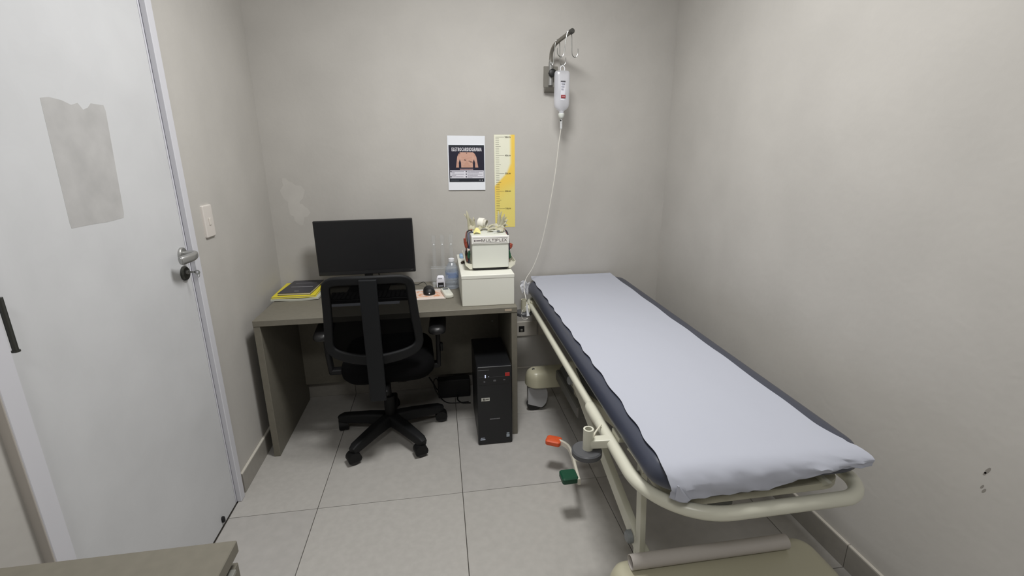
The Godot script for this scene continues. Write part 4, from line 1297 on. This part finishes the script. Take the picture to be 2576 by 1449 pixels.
	b.slab(-0.033, 0.033, -0.033, 0.030, 0.010, [[0.003, 0.168], [0, 0.172], [0, 0.190], [0.005, 0.195]], 4); part("pedal", b, mat(c8(18, 74, 52), 0.5), s, "dark green foot pedal")
	# mattress
	b = B.new(); b.xf = tl
	b.slab(1.410, 2.023, 0.045, 1.845, 0.085, [[0.030, 0.6105], [0.010, 0.613], [0.001, 0.624], [0, 0.638], [0.004, 0.655], [0.013, 0.668], [0.027, 0.676], [0.050, 0.6805], [0.12, 0.683]], 8)
	tag(part("mattress", b, M.vinyl), "thin navy vinyl mattress with rounded corners on the stretcher", "mattress")
	paper_sheet(tl)
	# cardboard core
	var ct := thing("paper_core", "empty grey cardboard core lying across the stretcher's base cover", "cardboard tube", V(1.70, 0.267, 1.72))
	b = B.new()
	b.lathe([[0.0215, 0.0], [0.0215, 0.500], [0.0195, 0.500], [0.0195, 0.0], [0.0215, 0.0]], V(1.411, 0.2732, 1.724), V(1, 0, 0.004).normalized(), 28, false)
	part("tube", b, tri(mat(c8(186, 180, 174), 0.8), null, 4.0), ct)

func paper_sheet(tl: Transform3D) -> void:
	var nz := FastNoiseLite.new(); nz.seed = 4; nz.frequency = 9.0; nz.fractal_octaves = 3
	var g := []
	# profile along the length: flat, then over the foot edge and down
	var prof := []
	for i in 151: prof.append(Vector2(0.022 + (1.800 - 0.022) * i / 150.0, 0.6845))
	for e in [[1.815, 0.6830], [1.828, 0.6785], [1.840, 0.671], [1.849, 0.661], [1.855, 0.650], [1.858, 0.640], [1.859, 0.628], [1.858, 0.616], [1.856, 0.604]]: prof.append(Vector2(e[0], e[1]))
	for i in prof.size():
		var row := []
		var p: Vector2 = prof[i]
		var hang := clampf((i - 150) / 9.0, 0, 1)
		for j in 33:
			var u := j / 32.0
			var zz := p.x
			var le := 1.442 + 0.0032 * sin(p.x * 43.0 + 0.6 + 0.8 * sin(p.x * 11.0)) - 0.010 * clampf((p.x - 1.5) / 0.3, 0, 1)
			var re := 1.950 + 0.002 * sin(p.x * 21.0)
			if p.x > 1.70: re += 0.044 * pow(clampf((p.x - 1.70) / 0.15, 0, 1), 1.6)
			le += 0.012 * hang
			var x := lerpf(le, re, u)
			var y := p.y
			# the drop is shorter towards the right corner
			if hang > 0:
				var drop := lerpf(1.0, 0.42, pow(u, 1.6))
				y = 0.6845 - (0.6845 - p.y) * drop
				zz = p.x + 0.004 * u
				var wr := nz.get_noise_2d(u * 0.9, hang * 0.25)
				zz += 0.010 * hang * wr + 0.006 * sqrt(hang) * nz.get_noise_2d(u * 2.6 + 3.0, hang * 0.9)
				y += 0.006 * hang * sin(u * 9.0 + 1.0) * hang
				if u < 0.10: zz += 0.010 * hang * sin((0.10 - u) * 40.0)
			else:
				y += 0.0006 * nz.get_noise_2d(u * 0.4, p.x * 0.4) * 2.0
				var e := maxf(0.0, 1.0 - u * 26.0)
				y += e * 0.0012
				var e2 := maxf(0.0, (u - 0.93) / 0.07)
				if p.x > 1.79: y -= e2 * e2 * 0.003
				if i < 3: y += 0.002
			row.append(tl * V(x, y, zz))
		g.append(row)
	var b := B.new()
	b.ang = 60
	b.sheet(g, 0.0008)
	tag(part("paper_sheet", b, M.paper), "long white disposable paper sheet covering the stretcher's mattress", "paper sheet")
	# folded corner hanging at the near left
	var b2 := B.new()
	var gg := []
	for i in 9:
		var row := []
		for j in 9:
			var u := j / 8.0; var w := i / 8.0
			var lft := V(1.450, 0.660, 1.862).lerp(V(1.446, 0.622, 1.866), w)
			var rgt := V(1.453, 0.660, 1.863).lerp(V(1.484, 0.618, 1.869), w)
			row.append(tl * (lft.lerp(rgt, u) + V(0, -0.004 * sin(u * PI) * w, 0.005 * sin(u * PI))))
		gg.append(row)
	b2.sheet(gg, 0.0008)
	var fold := part("paper_fold", b2, M.paper, get_node("paper_sheet"))
	fold.name = "folded_corner"
	# crumpled tissue at the head
	var b3 := B.new()
	var g3 := []
	var nq := FastNoiseLite.new(); nq.seed = 21; nq.frequency = 1.0
	for i in 9:
		var row := []
		for j in 9:
			var u := j / 8.0; var w := i / 8.0
			var q := nq.get_noise_2d(u * 3.1, w * 3.3)
			row.append(V(lerpf(1.372, 1.424, u) - 0.006 * sin(w * 5.0) * (1.0 - u), lerpf(0.692, 0.618, w) + 0.010 * q + 0.008 * sin(u * 6.0), 0.085 + 0.009 * q + 0.012 * absf(u - 0.45)))
		g3.append(row)
	b3.ang = 50
	b3.sheet(g3, 0.0008)
	tag(part("tissue", b3, mat(c8(226, 227, 233), 0.85, 0, 0.2)), "crumpled white tissue tucked at the head corner of the stretcher", "tissue")

# ---------------------------------------------------------------- drip stand and bag
func drip() -> void:
	var a := thing("drip_arm", "steel wall-mounted drip arm with wire hooks high on the back wall", "drip arm", V(1.545, 1.82, 0))
	var b := B.new(); b.bx(1.505, 1.583, 1.774, 1.880, 0.049, 0.056, 0.002)
	b.extr(PackedVector2Array([Vector2(0.0005, 1.752), Vector2(0.049, 1.7755), Vector2(0.049, 1.8785), Vector2(0.0005, 1.8785)]), Transform3D(Basis(V(0, 0, 1), V(0, 1, 0), V(-1, 0, 0)), V(1.580, 0, 0)), 0.060)
	part("wall_box", b, mat(c8(142, 139, 132), 0.38, 0.6), a)
	b = B.new(); b.lathe([[0.012, 0.0], [0.012, 0.115], [0.0, 0.115]], V(1.541, 1.783, 0.066), Vector3.UP, 18)
	b.bx(1.531, 1.551, 1.79, 1.87, 0.052, 0.066, 0.002)
	part("sleeve", b, M.steel, a)
	b = B.new()
	var path := cat([V(1.541, 1.87, 0.066), V(1.542, 1.92, 0.066), V(1.544, 1.950, 0.074), V(1.553, 1.975, 0.098), V(1.566, 1.988, 0.135), V(1.583, 1.998, 0.19), V(1.601, 2.007, 0.252)], 6)
	b.tube(path, 0.0098, 16)
	part("arm", b, mat(c8(142, 139, 132), 0.3, 0.85), a)
	b = B.new()
	var d := V(0.018, 0.009, 0.06).normalized()
	b.lathe([[0.0, 0.0], [0.0125, 0.0], [0.0125, 0.016], [0.010, 0.020], [0.0, 0.020]], V(1.599, 2.006, 0.244), d, 18)
	part("end_cap", b, mat(c8(66, 65, 62), 0.5), a)
	b = B.new(); b.lathe([[0.0, 0.0], [0.010, 0.0], [0.010, 0.008], [0.021, 0.010], [0.021, 0.026], [0.016, 0.030], [0.0, 0.031]], V(1.546, 1.842, 0.066), V(0, 0, 1), 8); part("clamp_knob", b, M.black, a)
	# two wires laid over the arm, each ending in two hooks
	for k in 2:
		var c: Vector3 = [V(1.594, 2.014, 0.235), V(1.563, 1.996, 0.120)][k]
		var sp: float = [0.014, 0.013][k]
		var ln: float = [0.115, 0.117][k]
		var hk: float = [1.0, 0.6][k]
		b = B.new()
		var pts := []
		var lean: float = [-0.010, -0.006][k]
		pts.append_array([c + V(-sp - 0.036 * hk + lean, -ln + 0.036 * hk, 0), c + V(-sp - 0.034 * hk + lean, -ln + 0.008, 0), c + V(-sp - 0.018 * hk + lean, -ln - 0.006, 0), c + V(-sp - 0.002 + lean, -ln + 0.008, 0), c + V(-sp + lean * 0.5, -ln * 0.5, 0), c + V(-sp * 0.8, -0.012, 0), c + V(0, 0.001, 0)])
		pts.append_array([c + V(sp * 0.8, -0.012, 0), c + V(sp, -ln * 0.5, 0), c + V(sp + 0.003, -ln + 0.008, 0), c + V(sp + 0.018, -ln - 0.006, 0), c + V(sp + 0.032, -ln + 0.008, 0), c + V(sp + 0.033, -ln + 0.034, 0)])
		b.tube(cat(pts, 5), 0.0022, 8)
		part("hook_wire", b, M.chrome, a)
	# bag
	var hx := V(1.594, 1.868, 0.120)
	var bagm := mat(Color(0.88, 0.885, 0.915, 0.46), 0.22); bagm.transparency = BaseMaterial3D.TRANSPARENCY_ALPHA
	var bag := thing("saline_bottle", "translucent saline bottle hanging from the drip arm's hook", "saline bottle", V(1.586, 1.74, 0.13))
	var cx := 1.587; var cz := 0.134
	var rings := []
	var pr := [[0.0, 1.846, 0.0], [0.026, 1.846, 0.013], [0.036, 1.843, 0.018], [0.0405, 1.835, 0.021], [0.042, 1.82, 0.023], [0.0415, 1.77, 0.026], [0.042, 1.70, 0.028], [0.041, 1.678, 0.027], [0.037, 1.665, 0.024], [0.028, 1.655, 0.020], [0.017, 1.649, 0.016], [0.0125, 1.643, 0.0125], [0.0125, 1.632, 0.0125], [0.0, 1.631, 0.0]]
	for e in pr:
		var ring := PackedVector3Array()
		for i in 28:
			var w := TAU * i / 28
			var ca := cos(w); var sa := sin(w)
			ring.append(V(cx + maxf(e[0], 1e-6) * signf(ca) * pow(absf(ca), 0.75), e[1], cz + maxf(e[2], 1e-6) * signf(sa) * pow(absf(sa), 0.85)))
		rings.append(ring)
	b = B.new(); b.ang = 60; b.loft(rings, false, false); part("bottle", b, bagm, bag)
	b = B.new()
	b.tube(cat([V(1.578, 1.846, 0.134), V(1.578, 1.862, 0.132), V(1.590, 1.872, 0.128), V(1.600, 1.862, 0.132), V(1.600, 1.846, 0.134)], 4), 0.0022, 8)
	part("hang_loop", b, mat(Color(0.92, 0.93, 0.95), 0.4), bag)
	b = B.new()
	var gl := []
	for y in [1.788, 1.698]:
		var row := []
		for j in 5: row.append(V(1.574 + 0.0065 * j, y, 0.1615 - 0.00015 * j * j + (0.0015 if y < 1.75 else 0.0)))
		gl.append(row)
	b.sheet(gl, 0.0004); part("label", b, mat(c8(214, 214, 222), 0.6), bag, "white printed bottle label")
	b = B.new(); b.bx(1.574, 1.599, 1.788, 1.793, 0.160, 0.1640, 0.0005); part("label_band", b, mat(c8(72, 72, 76), 0.6), bag)
	b = B.new(); b.bx(1.576, 1.6005, 1.708, 1.724, 0.1625, 0.1652, 0.0005); part("label_band", b, mat(c8(140, 48, 54), 0.6), bag, "dark red label band")
	b = B.new(); b.bx(1.580, 1.597, 1.7145, 1.7175, 0.1652, 0.1656, 0.0); part("label_mark", b, mat(c8(196, 150, 150), 0.6), bag)
	b = B.new()
	for k in 3: b.bx(1.577, 1.577 + [0.019, 0.016, 0.012][k], 1.776 - 0.014 * k, 1.784 - 0.014 * k, 0.161, 0.1638, 0.0003)
	part("label_text", b, mat(c8(168, 170, 180), 0.6), bag)
	b = B.new(); b.lathe([[0.0, 0.0], [0.0145, 0.0], [0.0175, -0.003], [0.0165, -0.010], [0.013, -0.020], [0.006, -0.026], [0.0, -0.026]], V(cx, 1.634, cz), Vector3.UP, 20); part("stopper", b, mat(c8(224, 228, 222), 0.4), bag)
	# infusion set
	var ivs := thing("infusion_line", "thin clear infusion line running from the saline bottle to the stretcher", "infusion line", V(1.5, 1.1, 0.12))
	b = B.new(); b.lathe([[0.0, 0.0], [0.0032, 0.0], [0.0032, -0.008], [0.0065, -0.012], [0.0065, -0.050], [0.004, -0.056], [0.0, -0.057]], V(cx, 1.610, cz), Vector3.UP, 16)
	var cm := mat(Color(0.94, 0.95, 0.96, 0.45), 0.1); cm.transparency = BaseMaterial3D.TRANSPARENCY_ALPHA
	part("drip_chamber", b, cm, ivs)
	b = B.new(); b.box(V(cx - 0.004, 1.598, cz + 0.008), V(0.007, 0.007, 0.004), 0.0015); part("vent_plug", b, M.black, ivs)
	b = B.new()
	b.tube(cat([V(cx, 1.555, cz), V(1.577, 1.48, 0.132), V(1.560, 1.31, 0.125), V(1.537, 1.155, 0.118), V(1.513, 1.019, 0.11), V(1.480, 0.88, 0.105), V(1.440, 0.781, 0.11), V(1.402, 0.726, 0.12), V(1.384, 0.690, 0.14), V(1.380, 0.655, 0.16), V(1.384, 0.61, 0.20), V(1.385, 0.575, 0.225), V(1.380, 0.545, 0.235)], 6), 0.0021, 8)
	part("line", b, mat(c8(226, 224, 216), 0.3), ivs)
	b = B.new()
	b.sweep([V(1.3795, 0.597, 0.247), V(1.380, 0.57, 0.249), V(1.383, 0.546, 0.252), V(1.385, 0.532, 0.253)], b.rr(0.014, 0.009, 0.002), V(0, 0, 1), false, [0.8, 0.75, 0.95, 1.35]); part("roller_clamp", b, mat(c8(238, 240, 244), 0.4), ivs, "white roller clamp")
	b = B.new()
	b.tube(cat([V(1.384, 0.53, 0.247), V(1.383, 0.518, 0.252), V(1.368, 0.512, 0.255), V(1.352, 0.518, 0.252), V(1.349, 0.545, 0.245), V(1.360, 0.565, 0.235)], 5), 0.0019, 8); part("line", b, mat(c8(214, 212, 204), 0.3), ivs)

# ---------------------------------------------------------------- cabinet at the near left
func near_cabinet() -> void:
	var c := thing("cabinet", "grey laminate drawer cabinet at the lower left near the door", "cabinet", V(0.25, 0, 2.35))
	var y := 0.720
	var x1 := 0.500; var z0 := 1.962; var z1 := 2.62
	var b := B.new(); b.bx(0.02, x1, y - 0.026, y, z0, z1, 0.0015); part("top_board", b, M.mdf, c)
	b = B.new(); b.bx(0.02, x1 - 0.022, 0.03, y - 0.026, z0 + 0.004, z0 + 0.026, 0.001); part("side_panel", b, M.mdf, c)
	b = B.new(); b.bx(0.02, x1 - 0.022, 0.03, y - 0.026, z1 - 0.026, z1 - 0.004, 0.001); part("side_panel", b, M.mdf, c)
	b = B.new(); b.bx(0.02, 0.036, 0.03, y - 0.026, z0 + 0.026, z1 - 0.026, 0.001); part("back_panel", b, M.mdf, c)
	b = B.new(); b.bx(0.02, x1 - 0.022, 0.03, 0.05, z0 + 0.026, z1 - 0.026, 0.001); part("bottom_board", b, M.mdf, c)
	for k in 3:
		var ya := 0.052 + 0.212 * k
		b = B.new(); b.bx(0.06, x1 - 0.004, ya, ya + 0.196, z0 + 0.003, z1 - 0.003, 0.0015)
		var dr := part("drawer", b, M.mdf, c)
		b = B.new(); b.bx(x1 - 0.012, x1 + 0.004, ya + 0.198, ya + 0.206, z0 + 0.03, z1 - 0.03, 0.001); part("pull_strip", b, mat(c8(150, 150, 144), 0.4, 0.4), dr, "aluminium pull strip")
	b = B.new(); b.bx(0.05, x1 - 0.05, 0.001, 0.03, z0 + 0.05, z1 - 0.05, 0.001); part("plinth", b, M.black, c)
